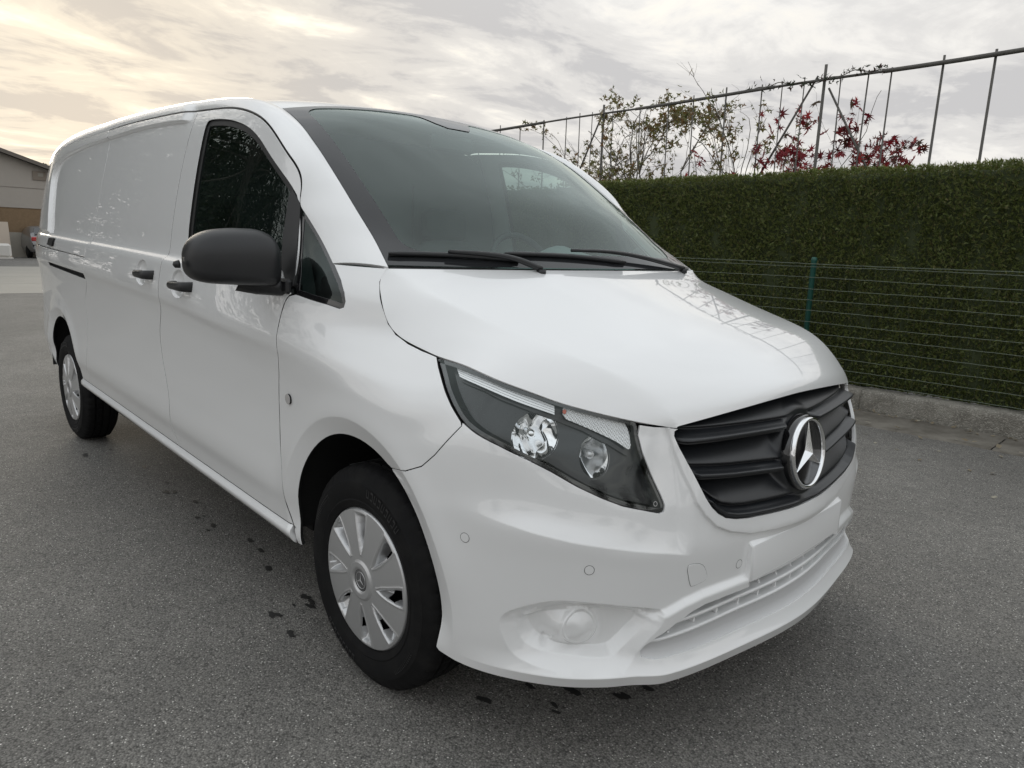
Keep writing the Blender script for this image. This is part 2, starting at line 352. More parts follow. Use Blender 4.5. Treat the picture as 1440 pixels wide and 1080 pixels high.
def superbox(m, c, d, e=.45, n=20, mi=0, M=None):
    """rounded cushion-like box"""
    c = np.array(c, float); d = np.array(d, float)/2; V = []; sp = lambda v, p: np.sign(v)*np.abs(v)**p
    u = np.linspace(-math.pi/2, math.pi/2, n); w = np.linspace(-math.pi, math.pi, 2*n, endpoint=False)
    for a in u:
        for b_ in w: V.append((sp(math.cos(a), e)*sp(math.cos(b_), e), sp(math.cos(a), e)*sp(math.sin(b_), e), sp(math.sin(a), e)))
    V = np.array(V)*d
    if M is not None: V = V@np.array(M.to_3x3()).T
    k = 2*n; return m.add(V+c, [(i*k+j, i*k+(j+1) % k, (i+1)*k+(j+1) % k, (i+1)*k+j) for i in range(n-1) for j in range(k)], mi, True)
# ---- panels cut out of a parametric surface
def dens(poly, step):
    poly = np.asarray(poly, float); out = []
    for a, b_ in zip(poly, np.roll(poly, -1, 0)):
        n = max(1, int(round(np.hypot(*(b_-a))/step)))
        out += [a+(b_-a)*k/n for k in range(n)]
    return np.array(out)
def dens_open(P, step):
    P = np.asarray(P, float); d = np.concatenate([[0], np.cumsum(np.hypot(*np.diff(P, axis=0).T))]); q = np.linspace(0, d[-1], max(2, int(d[-1]/step)+1)); return np.stack([np.interp(q, d, P[:, 0]), np.interp(q, d, P[:, 1])], 1)
def spl(P, n):
    return curve(np.asarray(P, float), n)
def chaik(poly, n=2, closed=True):
    P = np.asarray(poly, float)
    for _ in range(n):
        if closed: Q = np.roll(P, -1, 0); P = np.stack([.75*P+.25*Q, .25*P+.75*Q], 1).reshape(-1, 2)
        else: A, B = P[:-1], P[1:]; P = np.vstack([P[:1], np.stack([.75*A+.25*B, .25*A+.75*B], 1).reshape(-1, 2), P[-1:]])
    return P
def area(P): x, y = P[:, 0], P[:, 1]; return .5*np.sum(x*np.roll(y, -1)-np.roll(x, -1)*y)
def offset(P, d):
    """moves a counter-clockwise loop inwards by d"""
    T = np.roll(P, -1, 0)-np.roll(P, 1, 0); T /= np.linalg.norm(T, axis=1)[:, None]+1e-12
    return P+d*np.stack([-T[:, 1], T[:, 0]], 1)
def panel_data(fn, outer, holes=(), res=.015, gap=.0016, rim=.012, inset=0., rimholes=True, edge=None, lines=(), dark=True, extra=(), estep=.006):
    edge = edge or res*.8
    o = dens(outer, edge); o = o if area(o) > 0 else o[::-1]; o = offset(o, gap)
    hs = []
    for h in holes:
        h = dens(h, edge); h = h if area(h) > 0 else h[::-1]; hs.append(offset(h, -gap))
    lo, hi = o.min(0), o.max(0)
    gx, gy = np.meshgrid(np.arange(lo[0], hi[0], res), np.arange(lo[1], hi[1], res)); gx = gx+(np.arange(gy.shape[0]) % 2)[:, None]*res*.5
    px_, py_ = gx.ravel(), gy.ravel(); k = sdf_poly(px_, py_, o) > res*.55
    px_, py_ = px_[k], py_[k]
    for h in hs: k = sdf_poly(px_, py_, h) < -res*.55; px_, py_ = px_[k], py_[k]
    if len(extra):
        xs = [p for L, ds in extra for dd_ in ds for p in offset(dens(L if area(np.asarray(L)) > 0 else np.asarray(L)[::-1], estep), dd_)]
        xs = np.array(xs); k = sdf_poly(xs[:, 0], xs[:, 1], o) > estep*.5
        for h in hs: k &= sdf_poly(xs[:, 0], xs[:, 1], h) < -estep*.5
        xs = xs[k]; cell = {}
        for i_, p in enumerate(xs): cell.setdefault((int(p[0]//estep), int(p[1]//estep)), []).append(i_)
        keep = np.ones(len(px_), bool)
        for i_, (x_, y_) in enumerate(zip(px_, py_)):
            cx, cy = int(x_//estep), int(y_//estep)
            if any((cx+a_, cy+b2) in cell for a_ in (-1, 0, 1) for b2 in (-1, 0, 1)): keep[i_] = False
        px_, py_ = np.concatenate([px_[keep], xs[:, 0]]), np.concatenate([py_[keep], xs[:, 1]])
    if len(lines):
        xl = np.concatenate([dens_open(L, estep) for L in lines]); k = sdf_poly(xl[:, 0], xl[:, 1], o) > estep*.6
        for h in hs: k &= sdf_poly(xl[:, 0], xl[:, 1], h) < -estep*.6
        xl = xl[k]; cell = set((int(p[0]//estep)+a_, int(p[1]//estep)+b2) for p in xl for a_ in (-1, 0, 1) for b2 in (-1, 0, 1))
        keep = np.array([(int(x_//estep), int(y_//estep)) not in cell for x_, y_ in zip(px_, py_)], bool)
        px_, py_ = np.concatenate([px_[keep], xl[:, 0]]), np.concatenate([py_[keep], xl[:, 1]])
    loops = [o]+[h[::-1] for h in hs]; pts = np.concatenate(loops+[np.stack([px_, py_], 1)]); ed = []; n = 0; ring = []
    for L in loops: m = len(L); ed += [(n+i, n+(i+1) % m) for i in range(m)]; ring.append(np.arange(n, n+m)); n += m
    vo, eo, fo, ov, oe, of = delaunay_2d_cdt([Vector(p) for p in pts], ed, [], 0, 1e-7)
    vo = np.array([(v.x, v.y) for v in vo]); fo = np.array(fo)
    c = vo[fo].mean(1); k = sdf_poly(c[:, 0], c[:, 1], o) > 0
    for h in hs: k &= sdf_poly(c[:, 0], c[:, 1], h) < 0
    fo = fo[k]; mp = np.full(len(pts), -1)
    for i, l in enumerate(ov):
        for j in l: mp[j] = i
    P, N = fn(vo[:, 0], vo[:, 1], inset)
    # face winding so that faces look along N
    a = P[fo[:, 1]]-P[fo[:, 0]]; b_ = P[fo[:, 2]]-P[fo[:, 0]]; cz = (vo[fo[:, 1], 0]-vo[fo[:, 0], 0])*(vo[fo[:, 2], 1]-vo[fo[:, 0], 1])-(vo[fo[:, 1], 1]-vo[fo[:, 0], 1])*(vo[fo[:, 2], 0]-vo[fo[:, 0], 0]); fo[cz < 0] = fo[cz < 0][:, ::-1]; a = P[fo[:, 1]]-P[fo[:, 0]]; b_ = P[fo[:, 2]]-P[fo[:, 0]]
    if (np.cross(a, b_)*N[fo[:, 0]]).sum() < 0: fo = fo[:, ::-1].copy()
    quads = []; deep = []; VV = [P]; NV = [N]; n = len(P)
    if rim > 0:
        for li, L in enumerate(ring):
            if li and not rimholes: continue
            r = mp[L]; Pr, Nr = P[r], N[r]
            T = np.roll(Pr, -1, 0)-np.roll(Pr, 1, 0); T /= np.linalg.norm(T, axis=1)[:, None]+1e-12
            O = np.cross(T, Nr); L0 = loops[li]; e2 = 2e-3
            Ls = offset(L0, -e2); Pq, _ = fn(Ls[:, 0], Ls[:, 1], inset); sg = np.sign(((Pq-Pr)*O).sum(1)); sg[sg == 0] = 1; O = O*sg[:, None]
            bev = min(.0009, rim*.4); m = len(r)
            VV += [Pr, Pr+O*bev*.42-Nr*bev*.20, Pr+O*bev*.62-Nr*bev, Pr+O*bev*.62-Nr*bev*1.01, Pr+O*bev*.62-Nr*rim]; NV += [Nr, Nr*.72+O*.70, O*.97+Nr*.2, O, O]
            i = np.arange(m); j = (i+1) % m; b0 = n
            q = np.concatenate([np.stack([b0+k*m+i, b0+k*m+j, b0+(k+1)*m+j, b0+(k+1)*m+i], 1) for k in (0, 1)]); q2 = np.stack([b0+3*m+i, b0+3*m+j, b0+4*m+j, b0+4*m+i], 1)
            V_ = np.concatenate(VV); nn = np.cross(V_[q[m][1]]-V_[q[m][0]], V_[q[m][2]]-V_[q[m][0]])
            if (nn*O[0]).sum() < 0: q = q[:, ::-1]; q2 = q2[:, ::-1]
            quads.append(q); deep.append(q2); n += 5*m
    NV = np.concatenate(NV); NV /= np.linalg.norm(NV, axis=1)[:, None]+1e-12
    return np.concatenate(VV), [fo]+quads+deep, NV, (sum(len(f) for f in [fo]+quads), sum(len(f) for f in deep)) if dark else None
def ground(P): P = np.array(P, float); P[:, 2] -= RAKE*P[:, 0]; return P
def groundn(N): N = np.array(N, float); N[:, 0] += RAKE*N[:, 2]; return N/np.linalg.norm(N, axis=1)[:, None]
def mirror(V, F, N, *a): return V*[1, -1, 1], [f[:, ::-1] for f in F], N*[1, -1, 1]
def plink(name, data, m, parent, flip=False):
    V, F, N = data[:3]; dk = data[3] if len(data) > 3 else None
    if flip: V, F, N = mirror(V, F, N)
    me = mkmesh(name, ground(V), F, groundn(N)); o = link(name, me, [m, DARK] if dk else m, parent)
    if dk and len(me.polygons) == dk[0]+dk[1]: mi = np.zeros(len(me.polygons), np.int32); mi[dk[0]:] = 1; me.polygons.foreach_set('material_index', mi)  # deep rim faces coloured dark so the panel gaps read as shaded
    return o
def body(name, data, m, parent, both=False, label=None):
    """links panel data (body coordinates) as a part; both: the left-hand twin as well"""
    out = [plink(name, data, m, parent)]
    if both: out.append(plink(name, data, m, parent, True))
    return out
def loftgrid(P, rim=.012, sides=(1, 1, 1, 1), close=False):
    """P (n,m,3) grid of points -> data with a folded rim; sides: first row, last row, first column, last column"""
    n, m = P.shape[:2]; du = np.gradient(P, axis=0); dv = np.gradient(P, axis=1); N = np.cross(du, dv); N /= np.linalg.norm(N, axis=2)[:, :, None]+1e-12
    if N[n//2, m//2, 2] < 0: N = -N
    idx = np.arange(n*m).reshape(n, m); q = np.stack([idx[:-1, :-1], idx[1:, :-1], idx[1:, 1:], idx[:-1, 1:]], -1).reshape(-1, 4)
    V = P.reshape(-1, 3); NV = N.reshape(-1, 3).copy(); a = q[0]
    if (np.cross(V[a[1]]-V[a[0]], V[a[2]]-V[a[0]])*NV[a[0]]).sum() < 0: q = q[:, ::-1]
    Fs = [q]; VV = [V]; NN_ = [NV]; c = n*m
    for k, (line, nxt) in enumerate(((idx[0], idx[1]), (idx[-1], idx[-2]), (idx[:, 0], idx[:, 1]), (idx[:, -1], idx[:, -2]))):
        if not sides[k]: continue
        p, nr = V[line], N.reshape(-1, 3)[line]; O = p-V[nxt]; O -= (O*nr).sum(1)[:, None]*nr; O /= np.linalg.norm(O, axis=1)[:, None]+1e-12
        L = len(line); bev = .0010
        VV += [p, p+O*bev*.42-nr*bev*.2, p+O*bev*.6-nr*bev, p+O*bev*.6-nr*rim]; NN_ += [nr, nr*.72+O*.70, O*.97+nr*.2, O]
        i = np.arange(L-1)
        qq = np.concatenate([np.stack([c+k_*L+i, c+k_*L+i+1, c+(k_+1)*L+i+1, c+(k_+1)*L+i], 1) for k_ in (0, 1, 2)])
        W = np.concatenate(VV); z = qq[L-1+L//4]
        if (np.cross(W[z[1]]-W[z[0]], W[z[2]]-W[z[0]])*O[L//4]).sum() < 0: qq = qq[:, ::-1]
        Fs.append(qq); c += 4*L
    NA = np.concatenate(NN_); NA /= np.linalg.norm(NA, axis=1)[:, None]+1e-12
    return np.concatenate(VV), Fs, NA
def curve(pts, n, sm=True):
    """n points along a 3D polyline, evenly spaced, splined"""
    P = np.asarray(pts, float); t = np.concatenate([[0], np.cumsum(np.linalg.norm(np.diff(P, axis=0), axis=1))]); q = np.linspace(0, t[-1], 20*n)
    c = cspline(t, P, q) if sm else np.stack([np.interp(q, t, P[:, k]) for k in range(P.shape[1])], 1)
    s = np.concatenate([[0], np.cumsum(np.linalg.norm(np.diff(c, axis=0), axis=1))]); w = np.linspace(0, s[-1], n)
    return np.stack([np.interp(w, s, c[:, k]) for k in range(P.shape[1])], 1)
# ------------------------------------------------------------------ the van: body features
def V2(*a): return np.array(a, float)
FOG = chaik(V2((.578, .474), (.62, .484), (.666, .493), (.757, .506), (.834, .511), (.885, .503), (.936, .484), (.974, .465), (.991, .447), (.992, .425), (.981, .394), (.962, .358), (.926, .339), (.851, .327), (.766, .318), (.70, .317), (.668, .330), (.650, .352), (.638, .378), (.610, .412), (.585, .443)), 1)
FOG2 = chaik(V2((.615, .464), (.666, .474), (.72, .481), (.824, .4845), (.871, .474), (.93, .455), (.954, .441), (.946, .400), (.923, .374), (.879, .361), (.813, .356), (.745, .350), (.70, .352), (.674, .376), (.648, .406), (.622, .437)), 1)
FOG3 = chaik(V2((.634, .455), (.67, .463), (.72, .469), (.824, .472), (.864, .464), (.905, .449), (.926, .438), (.922, .42), (.908, .399), (.871, .379), (.791, .371), (.720, .368), (.698, .382), (.666, .412), (.642, .436)), 1)
INTAKE = [(.635, .372), (.625, .385), (.601, .406), (.547, .437), (.500, .458), (.455, .468), (.38, .470), (.26, .470), (0, .469)]
INTAKEB = [(0, .352), (.3, .352), (.5, .350), (.60, .350), (.632, .356)]
GR = [(0, .652), (.10, .654), (.195, .659), (.300, .666), (.352, .673), (.395, .684), (.424, .700), (.447, .720), (.466, .745), (.489, .785), (.512, .826), (.533, .869), (.543, .895), (.541, .905), (.532, .911), (.516, .9195), (.490, .9285), (.456, .935), (.38, .942), (.279, .947), (.15, .950), (0, .951)]
RINGO = [(0, .598), (.17, .606), (.29, .618), (.375, .640), (.43, .664), (.470, .698), (.500, .735), (.530, .806), (.548, .858), (.562, .907), (.58, .95)]
RINGP = np.vstack([np.array(RINGO), np.array(RINGO)[::-1][:-1]*[-1, 1]])
RECESS = chaik(V2((2.4, 1.10), (5.19, 1.10), (5.21, 1.23), (5.262, 1.373), (5.315, 1.50), (5.318, 1.54), (5.30, 1.575), (5.25, 1.606), (5.10, 1.634), (4.987, 1.649), (4.75, 1.670), (4.542, 1.688), (4.213, 1.704), (3.693, 1.728), (3.344, 1.730), (3.124, 1.722), (2.4, 1.70)), 1)
S0 = float(s_of_x(0.)); SR = float(s_of_x(-3.43))
ARCHF = [(S0+.375*math.cos(a), .388+.378*math.sin(a)) for a in np.linspace(math.pi*1.08, -.08*math.pi, 40)]      # front (s small = forward)
def msk(F, s0, s1, z0, z1):
    def G(s, x, h, z):
        out = np.zeros(len(s)); k = (s > s0) & (s < s1) & (z > z0) & (z < z1)
        if k.any(): out[k] = F(s[k], x[k], h[k], z[k])
        return out
    return G
def f_fog(s, x, h, z):       # stepped recess: outer chamfer, inner wall, floor with the blank for a fog lamp
    a = sdf_poly(s, z, FOG); b_ = sdf_poly(s, z, FOG2); c = sdf_poly(s, z, FOG3); d2 = np.interp(z, [.425, .455, .465], [.015, .020, .034])
    v = np.where(a > 0, -d2*np.clip(a/(a-np.minimum(b_, 0)+1e-6), 0, 1), 0.); v = np.where(b_ > 0, -(d2+(.046-d2)*np.clip(b_/(b_-np.minimum(c, 0)+1e-6), 0, 1)), v)
    r = np.hypot(s-.793, z-.430); r2 = np.hypot((s-.815)/1.35, z-.425); inn = sstep((b_+.002)/.012)
    v += inn*.032*sstep((.072-r2)/.058)
    v += inn*(.007*np.exp(-((r-.0435)/.0055)**2)+.002*sstep((.039-r)/.004))
    v -= .007*sstep((.011-np.hypot((s-.875)/1.7, z-.392))/.005)
    return v
def f_step(s, x, h, z):      # body-coloured brow over the intake, and the lip below it
    top = np.interp(s, [0, .272, .284, .40, .46, .52, .575, .62, .66], [.462, .462, .510, .510, .508, .498, .480, .474, .470])
    v = .016*sstep((top-z)/.022)*sstep((.67-s)/.10)
    return v
def f_lip(s, x, h, z):       # splitter lip: its upper face runs out to a crisp edge, the front face tucks under
    t = np.clip((.364-z)/.048, 0, 1); v = .024*t**1.7-.012*np.clip((.316-z)/.04, 0, 1)
    return v*sstep((1.14-s)/.34)
def f_shelf(s, x, h, z):     # crisp crease under the headlight: the surface above it leans back
    zc = np.interp(s, [.52, .59, .72, .83, .92, 1.06], [.610, .625, .645, .660, .675, .705]); t = np.maximum(z-zc, 0)
    return -.015*(1-np.exp(-t/.028))*sstep((1.10-s)/.20)*sstep((s-.50)/.05)*sstep((.97-z)/.08)
def f_ring(s, x, h, z): return .009*sstep(sdf_poly(s, z, RINGP)/.006)
def arch_feat(sc, zc, rx, rz):
    def F(s, x, h, z):
        r = np.hypot((s-sc)/rx, (z-zc)/rz)*rz-rz; up = sstep((z-.30)/.10)
        return -.019*np.clip((.054-r)/.054, 0, 1.2)*up+.010*np.exp(-(np.maximum(r-.054, 0)/.055)**2)*sstep((z-.40)/.2)*sstep((r+.02)/.02)*.8
    return F
def f_rail(s, x, h, z): return .020*sstep((.002-sdf_poly(s, z, RECESS))/.014)*sstep((s-3.06)/.10)*sstep((z-1.17)/.02)
def dish(sc, zc):
    def F(s, x, h, z): r = np.hypot((s-sc)/.073, (z-zc)/.056); return -.010*sstep((1-r)/.13)-.013*sstep((1-r)/.75)
    return F
def f_slide(s, x, h, z): return -.012*np.exp(-((z-.984)/.02)**2)*sstep((s-4.24)/.02)*sstep((6.1-s)/.3)
def f_jamb(s, x, h, z): return -.004*np.exp(-((z-.357)/.005)**2)
FEATS += [msk(f_fog, .5, 1.05, .28, .55), msk(f_step, -1, .75, .28, .55), msk(f_lip, -1, 1.2, .2, .42), msk(f_shelf, .45, 1.15, .55, 1.0), msk(f_ring, -1, .66, .55, 1.0),
          msk(arch_feat(S0, .388, .375, .378), .95, 2.15, .26, .95), msk(arch_feat(SR, .300, .375, .375), 4.4, 5.6, .26, .85), msk(f_rail, 2.98, 7, 1.15, 1.9),
          msk(dish(2.845, 1.074), 2.7, 3.0, .98, 1.16), msk(dish(3.290, 1.083), 3.15, 3.45, .98, 1.17), msk(f_jamb, 1.95, 4.6, .33, .39)]
# ------------------------------------------------------------------ the van: outlines of its panels in (s, z)
SEAMF = [(1.954, .366), (1.968, .418), (1.976, .470), (1.983, .558), (1.998, .62), (2.006, .70), (2.007, .776), (2.0, .84), (1.990, .894), (1.984, .934), (1.986, .968), (1.990, 1.007), (1.990, 1.059), (1.979, 1.098), (1.962, 1.118), (1.950, 1.124)]
QW_LOW = [(1.807, 1.229), (1.744, 1.184), (1.712, 1.152), (1.698, 1.128), (1.700, 1.112), (1.715, 1.107), (1.763, 1.113), (1.840, 1.119), (1.925, 1.127)]
BSIDE = [(1.318, 1.027), (1.38, 1.033), (1.438, 1.043), (1.495, 1.060), (1.531, 1.084), (1.558, 1.124), (1.586, 1.163), (1.609, 1.194), (1.613, 1.231)]
LAMP = [(1.318, 1.0235), (1.209, 1.0225), (1.125, 1.0145), (1.056, 1.0035), (.945, .981), (.880, .9655), (.796, .9495), (.706, .9355), (.660, .928), (.649, .920), (.648, .897), (.638, .857), (.614, .803), (.590, .755), (.581, .733), (.584, .719), (.598, .7165), (.638, .7255), (.698, .738), (.752, .756), (.818, .782), (.883, .812), (.948, .839), (1.015, .866), (1.074, .887), (1.122, .905), (1.175, .939), (1.228, .976), (1.290, 1.012)]
LOWL = LAMP[15:26]      # lower edge of the lamp, towards its outer end
BSEAM = [(1.122, .897), (1.158, .855), (1.193, .813), (1.235, .774), (1.290, .748), (1.372, .729)]
a0 = ARCHF
arc_f = [p for p in ARCHF]             # runs rear foot -> top -> front foot (s descending)
arc_f = [(S0+.375*math.cos(a), .388+.378*math.sin(a)) for a in np.linspace(-.22, math.pi+.22, 48)]   # rear foot (larger s) -> top -> front foot
k_b = min(range(48), key=lambda i: abs(arc_f[i][0]-1.372)+(0 if i > 24 else 9))
fender = BSIDE+QW_LOW[:]+SEAMF[::-1][1:]+[(1.950, .325), (1.946, .300)]+[p for p in arc_f[:k_b]]+BSEAM[::-1]+[(1.128, .906), (1.175, .936), (1.228, .973), (1.290, 1.009)]
gr_low = GR[:15]
bump_half = gr_low+[(.545, .9135), (.60, .9165), (.642, .9215)]+LAMP[10:26]+BSEAM+arc_f[k_b:]+[(1.172, .298), (1.115, .292), (.92, .287), (.72, .284), (.5, .284), (.25, .284), (0, .284)]
bump_out = bump_half+[(-s, z) for s, z in bump_half[::-1] if s > 1e-6]
intake = INTAKE[::-1]; ih = INTAKEB[:]+INTAKE[:-1]+[]
INT = INTAKEB+INTAKE; INT = INT[:-1]+[INT[-1]]; INTF = INT+[(-s, z) for s, z in INT[::-1] if s > 1e-6]
DGAP = [(2.044, 1.427), (2.050, 1.460), (2.070, 1.497), (2.141, 1.555), (2.228, 1.612), (2.349, 1.676), (2.430, 1.704), (2.517, 1.725), (2.670, 1.749), (2.889, 1.762), (3.052, 1.767)]
GUT = [(3.234, 1.770), (3.567, 1.771), (3.945, 1.766), (4.233, 1.754)]
_dg = spl(DGAP+GUT, 160); _k = int(np.argmin(np.abs(_dg[:, 0]-3.052))); DGAP = [tuple(p) for p in _dg[:_k+1]]; GUT = [tuple(p) for p in _dg[_k+1:]]
WINF = [(1.950, 1.138), (1.990, 1.158), (2.050, 1.192), (2.101, 1.205), (2.594, 1.221), (2.845, 1.230), (2.859, 1.242), (2.868, 1.387), (2.883, 1.552), (2.896, 1.685), (2.892, 1.707), (2.872, 1.7175), (2.732, 1.711), (2.602, 1.694), (2.474, 1.665), (2.368, 1.622), (2.262, 1.558), (2.175, 1.507), (2.101, 1.460), (2.040, 1.408)]
SEAMB = [tuple(DGAP[-1]), (3.050, 1.6), (3.050, 1.241), (3.050, 1.172), (3.058, 1.086), (3.060, 1.022), (3.067, .973), (3.118, .865), (3.128, .80), (3.108, .716), (3.062, .622), (3.035, .543), (3.030, .478), (3.010, .403), (2.985, .366)]
SEAMR = [tuple(GUT[-1]), (4.213, 1.704), (4.190, 1.612), (4.185, 1.465), (4.185, 1.207), (4.235, 1.149), (4.228, 1.085), (4.230, 1.03), (4.242, .999), (4.252, .965), (4.315, .873), (4.330, .80), (4.335, .72), (4.345, .62), (4.375, .50), (4.405, .42), (4.425, .366)]
WINF = [tuple(p) for p in chaik(WINF, 2)]; SEAMF = [tuple(p) for p in spl(SEAMF, 60)]; SEAMB = SEAMB[:4]+[tuple(p) for p in spl(SEAMB[4:], 50)]; SEAMR_LO = [tuple(p) for p in spl(SEAMR[6:], 60)]
door = SEAMF+WINF+DGAP+SEAMB[1:]
SEAMR = SEAMR[:6]+SEAMR_LO
slide = SEAMB[::-1]+GUT+SEAMR[1:]
arc_r = [(SR+.375*math.cos(a), .300+.375*math.sin(a)) for a in np.linspace(math.pi-.02, -.02, 40)]     # front foot (small s) -> rear foot
BUMPR = [(5.262, .655), (5.37, .668), (5.47, .69), (5.53, .73), (5.60, .775), (5.9, .79), (6.06, .79)]
k_r = min(range(40), key=lambda i: abs(arc_r[i][0]-5.205)+(0 if i > 20 else 9))
quart_lo = [(4.228, 1.0865)]+[p for p in SEAMR_LO if p[1] < 1.08 and p[1] > .372]+[(4.425, .368), (4.585, .368)]+[p for i, p in enumerate(arc_r) if p[1] > .37 and i <= k_r]+BUMPR+[(6.06, 1.088)]
ATOP = [tuple(GUT[-1]), (4.55, 1.742), (4.9, 1.724), (5.2, 1.698), (5.5, 1.652), (5.7, 1.605), (5.85, 1.55), (5.96, 1.48), (6.06, 1.40)]
quart_hi = [(4.228, 1.0885), (4.235, 1.149), (4.185, 1.207), (4.185, 1.465), (4.190, 1.612), (4.213, 1.704)]+ATOP+[(6.06, 1.091)]
bumpr_half = [(SMAX, .79)]+BUMPR[::-1]+[p for i, p in enumerate(arc_r) if i >= k_r]+[(5.40, .30), (5.9, .33), (SMAX, .33)]
sill = [(1.956, .3655), (2.4, .3655), (3.0, .3655), (4.59, .367), (4.60, .300), (3.5, .300), (2.4, .300), (1.950, .300)]
QWIN = QW_LOW+[(1.975, 1.21), (2.005, 1.285), (2.030, 1.392)]+[(1.94, 1.325), (1.869, 1.272)]
DIV = [(1.935, 1.131), (1.985, 1.215), (2.008, 1.287), (2.030, 1.395), (2.046, 1.412), (2.098, 1.456), (2.089, 1.318), (2.075, 1.235), (2.056, 1.19)]
def mirs(P): return np.asarray(P)[::-1]*[-1, 1]
def circ(s, z, r, n=40): return np.array([(s+r*math.cos(2*math.pi*k/n), z+r*math.sin(2*math.pi*k/n)) for k in range(n)])
_s = np.linspace(.50, 1.12, 90); _z = np.interp(_s, [.52, .59, .72, .83, .92, 1.06], [.610, .625, .645, .660, .675, .705]); _t = [.272, .284, .40, .46, .52, .575]; _tz = [.462, .510, .510, .508, .498, .480]
ARC = lambda sc, zc, rx, rz, d: np.array([(sc+rx*(1+d/rz)*math.cos(t), zc+rz*(1+d/rz)*math.sin(t)) for t in np.linspace(-.2, math.pi+.2, 220)])
BLINES = [np.stack([np.linspace(-1.16, 1.16, 20), np.full(20, z)], 1) for z in (.319, .3165, .3145, .311, .30)]+[ARC(S0, .388, .375, .378, d) for d in (.050, .0535, .0555, .060, .075)]+[np.stack([g_*_s, _z+d], 1) for g_ in (1, -1) for d in (-.007, -.0025, 0, .0025, .006, .011, .018, .028, .04)]+[np.stack([g_*np.array(_t), np.array(_tz)-d], 1) for g_ in (1, -1) for d in (-.002, .001, .006, .011, .016, .021, .024)]
def ell2(s, z, rx, rz, n=60): return np.array([(s+rx*math.cos(2*math.pi*k/n), z+rz*math.sin(2*math.pi*k/n)) for k in range(n)])
# ------------------------------------------------------------------ build
van = tag(empty('panel_van'), 'white long panel van parked nose forward on the asphalt beside the hedge', 'van')
FN = surfn
bumper = body('front_bumper', panel_data(FN, bump_out, [INTF], res=.0085, rim=.010, extra=[(RINGP, (-.0005, .003, .0065)), (FOG, (-.002, .002)), (FOG2, (-.002, .002)), (FOG3, (-.002, .002, .006)), (mirs(FOG), (-.002, .002)), (mirs(FOG2), (-.002, .002)), (mirs(FOG3), (-.002, .002)), (circ(-.793, .43, .043), (-.007, 0, .007)), (circ(.793, .43, .043), (-.012, -.007, -.0035, 0, .0035, .007, .012))], estep=.005, lines=BLINES, dark=False), WHITE_PL, van)[0]
body('fender', panel_data(FN, fender, res=.010, gap=.0022, lines=[ARC(S0, .388, .375, .378, d) for d in (.050, .0535, .0555, .060, .075)], estep=.006), WHITE, van, True)
fd = body('front_door', panel_data(FN, door, res=.013, gap=.0030, extra=[(ell2(2.845, 1.074, .073, .056), (-.002, .002, .005, .009, .015, .025))], estep=.004), WHITE, van, True)
sd_ = body('sliding_door', panel_data(FN, slide, res=.016, gap=.0032, extra=[(RECESS, (-.013, -.009, -.004, 0, .003)), (ell2(3.290, 1.083, .073, .056), (-.002, .002, .005, .009, .015, .025))], estep=.006), WHITE, van, True)
slot = [(4.262, .969), (4.30, .9695), (5.09, .983), (5.09, 1.0025), (4.27, .997)]
ql = body('side_panel', panel_data(FN, quart_lo, [slot], res=.014, rim=.022, gap=.0016, lines=[ARC(SR, .300, .375, .375, d) for d in (.050, .0535, .0555, .060, .075)], estep=.007), WHITE, van, True)
qh = body('upper_side_panel', panel_data(FN, quart_hi, res=.018, gap=.0016, extra=[(RECESS, (-.013, -.009, -.004, 0, .003))], estep=.007), WHITE, van, True)
body('rear_bumper', panel_data(FN, bumpr_half+[], res=.02), WHITE_PL, van, True)
body('tailgate', panel_data(FN, [(6.063, .79), (SMAX, .79), (SMAX, 1.40), (6.063, 1.40)], res=.04), WHITE, van, True)
body('slide_rail', panel_data(FN, [(4.25, .955), (5.11, .965), (5.11, 1.015), (4.25, 1.01)], res=.03, rim=0, inset=.02), DARK, van, True)
# sill: a rolled bead under the doors
def sillfn(s, z, inset=0.):
    P, N = surfn(s, z, inset); t = (z-.331)/.031; d = .016*np.sqrt(np.maximum(0, 1-t*t)); P = P.copy(); P[:, 1] -= d; N = N.copy(); N[:, 2] += t*1.1; return P, N/np.linalg.norm(N, axis=1)[:, None]
body('sill', panel_data(sillfn, sill, res=.010, rim=.03, dark=False), WHITE, van, True)
# --- bonnet
def es(S, Z): return surf(np.array(S), np.array(Z))
ES = [.536, .645, .705, .795, .881, .945, 1.058, 1.125, 1.209, 1.318, 1.38, 1.438, 1.495, 1.531, 1.558, 1.586, 1.609, 1.613]
EZ = [.9135, .9285, .9375, .9515, .9675, .983, 1.006, 1.017, 1.0255, 1.029, 1.036, 1.046, 1.063, 1.087, 1.127, 1.166, 1.197, 1.231]
NB, MB_ = 90, 61
Ec = curve(es(ES, EZ), NB)
Cc = curve([(.812, 0, .954), (.806, 0, .972), (.780, 0, .997), (.70, 0, 1.038), (.55, 0, 1.090), (.35, 0, 1.147), (.15, 0, 1.202), (.03, 0, 1.2345)], NB)
Kc = curve([(.755, -.512, .918), (.735, -.526, .953), (.700, -.545, .983), (.618, -.600, 1.031), (.545, -.640, 1.058), (.42, -.680, 1.088), (.225, -.722, 1.134), (.1, -.745, 1.167), (0., -.765, 1.197), (-.066, -.790, 1.2295)], NB)
rows = []
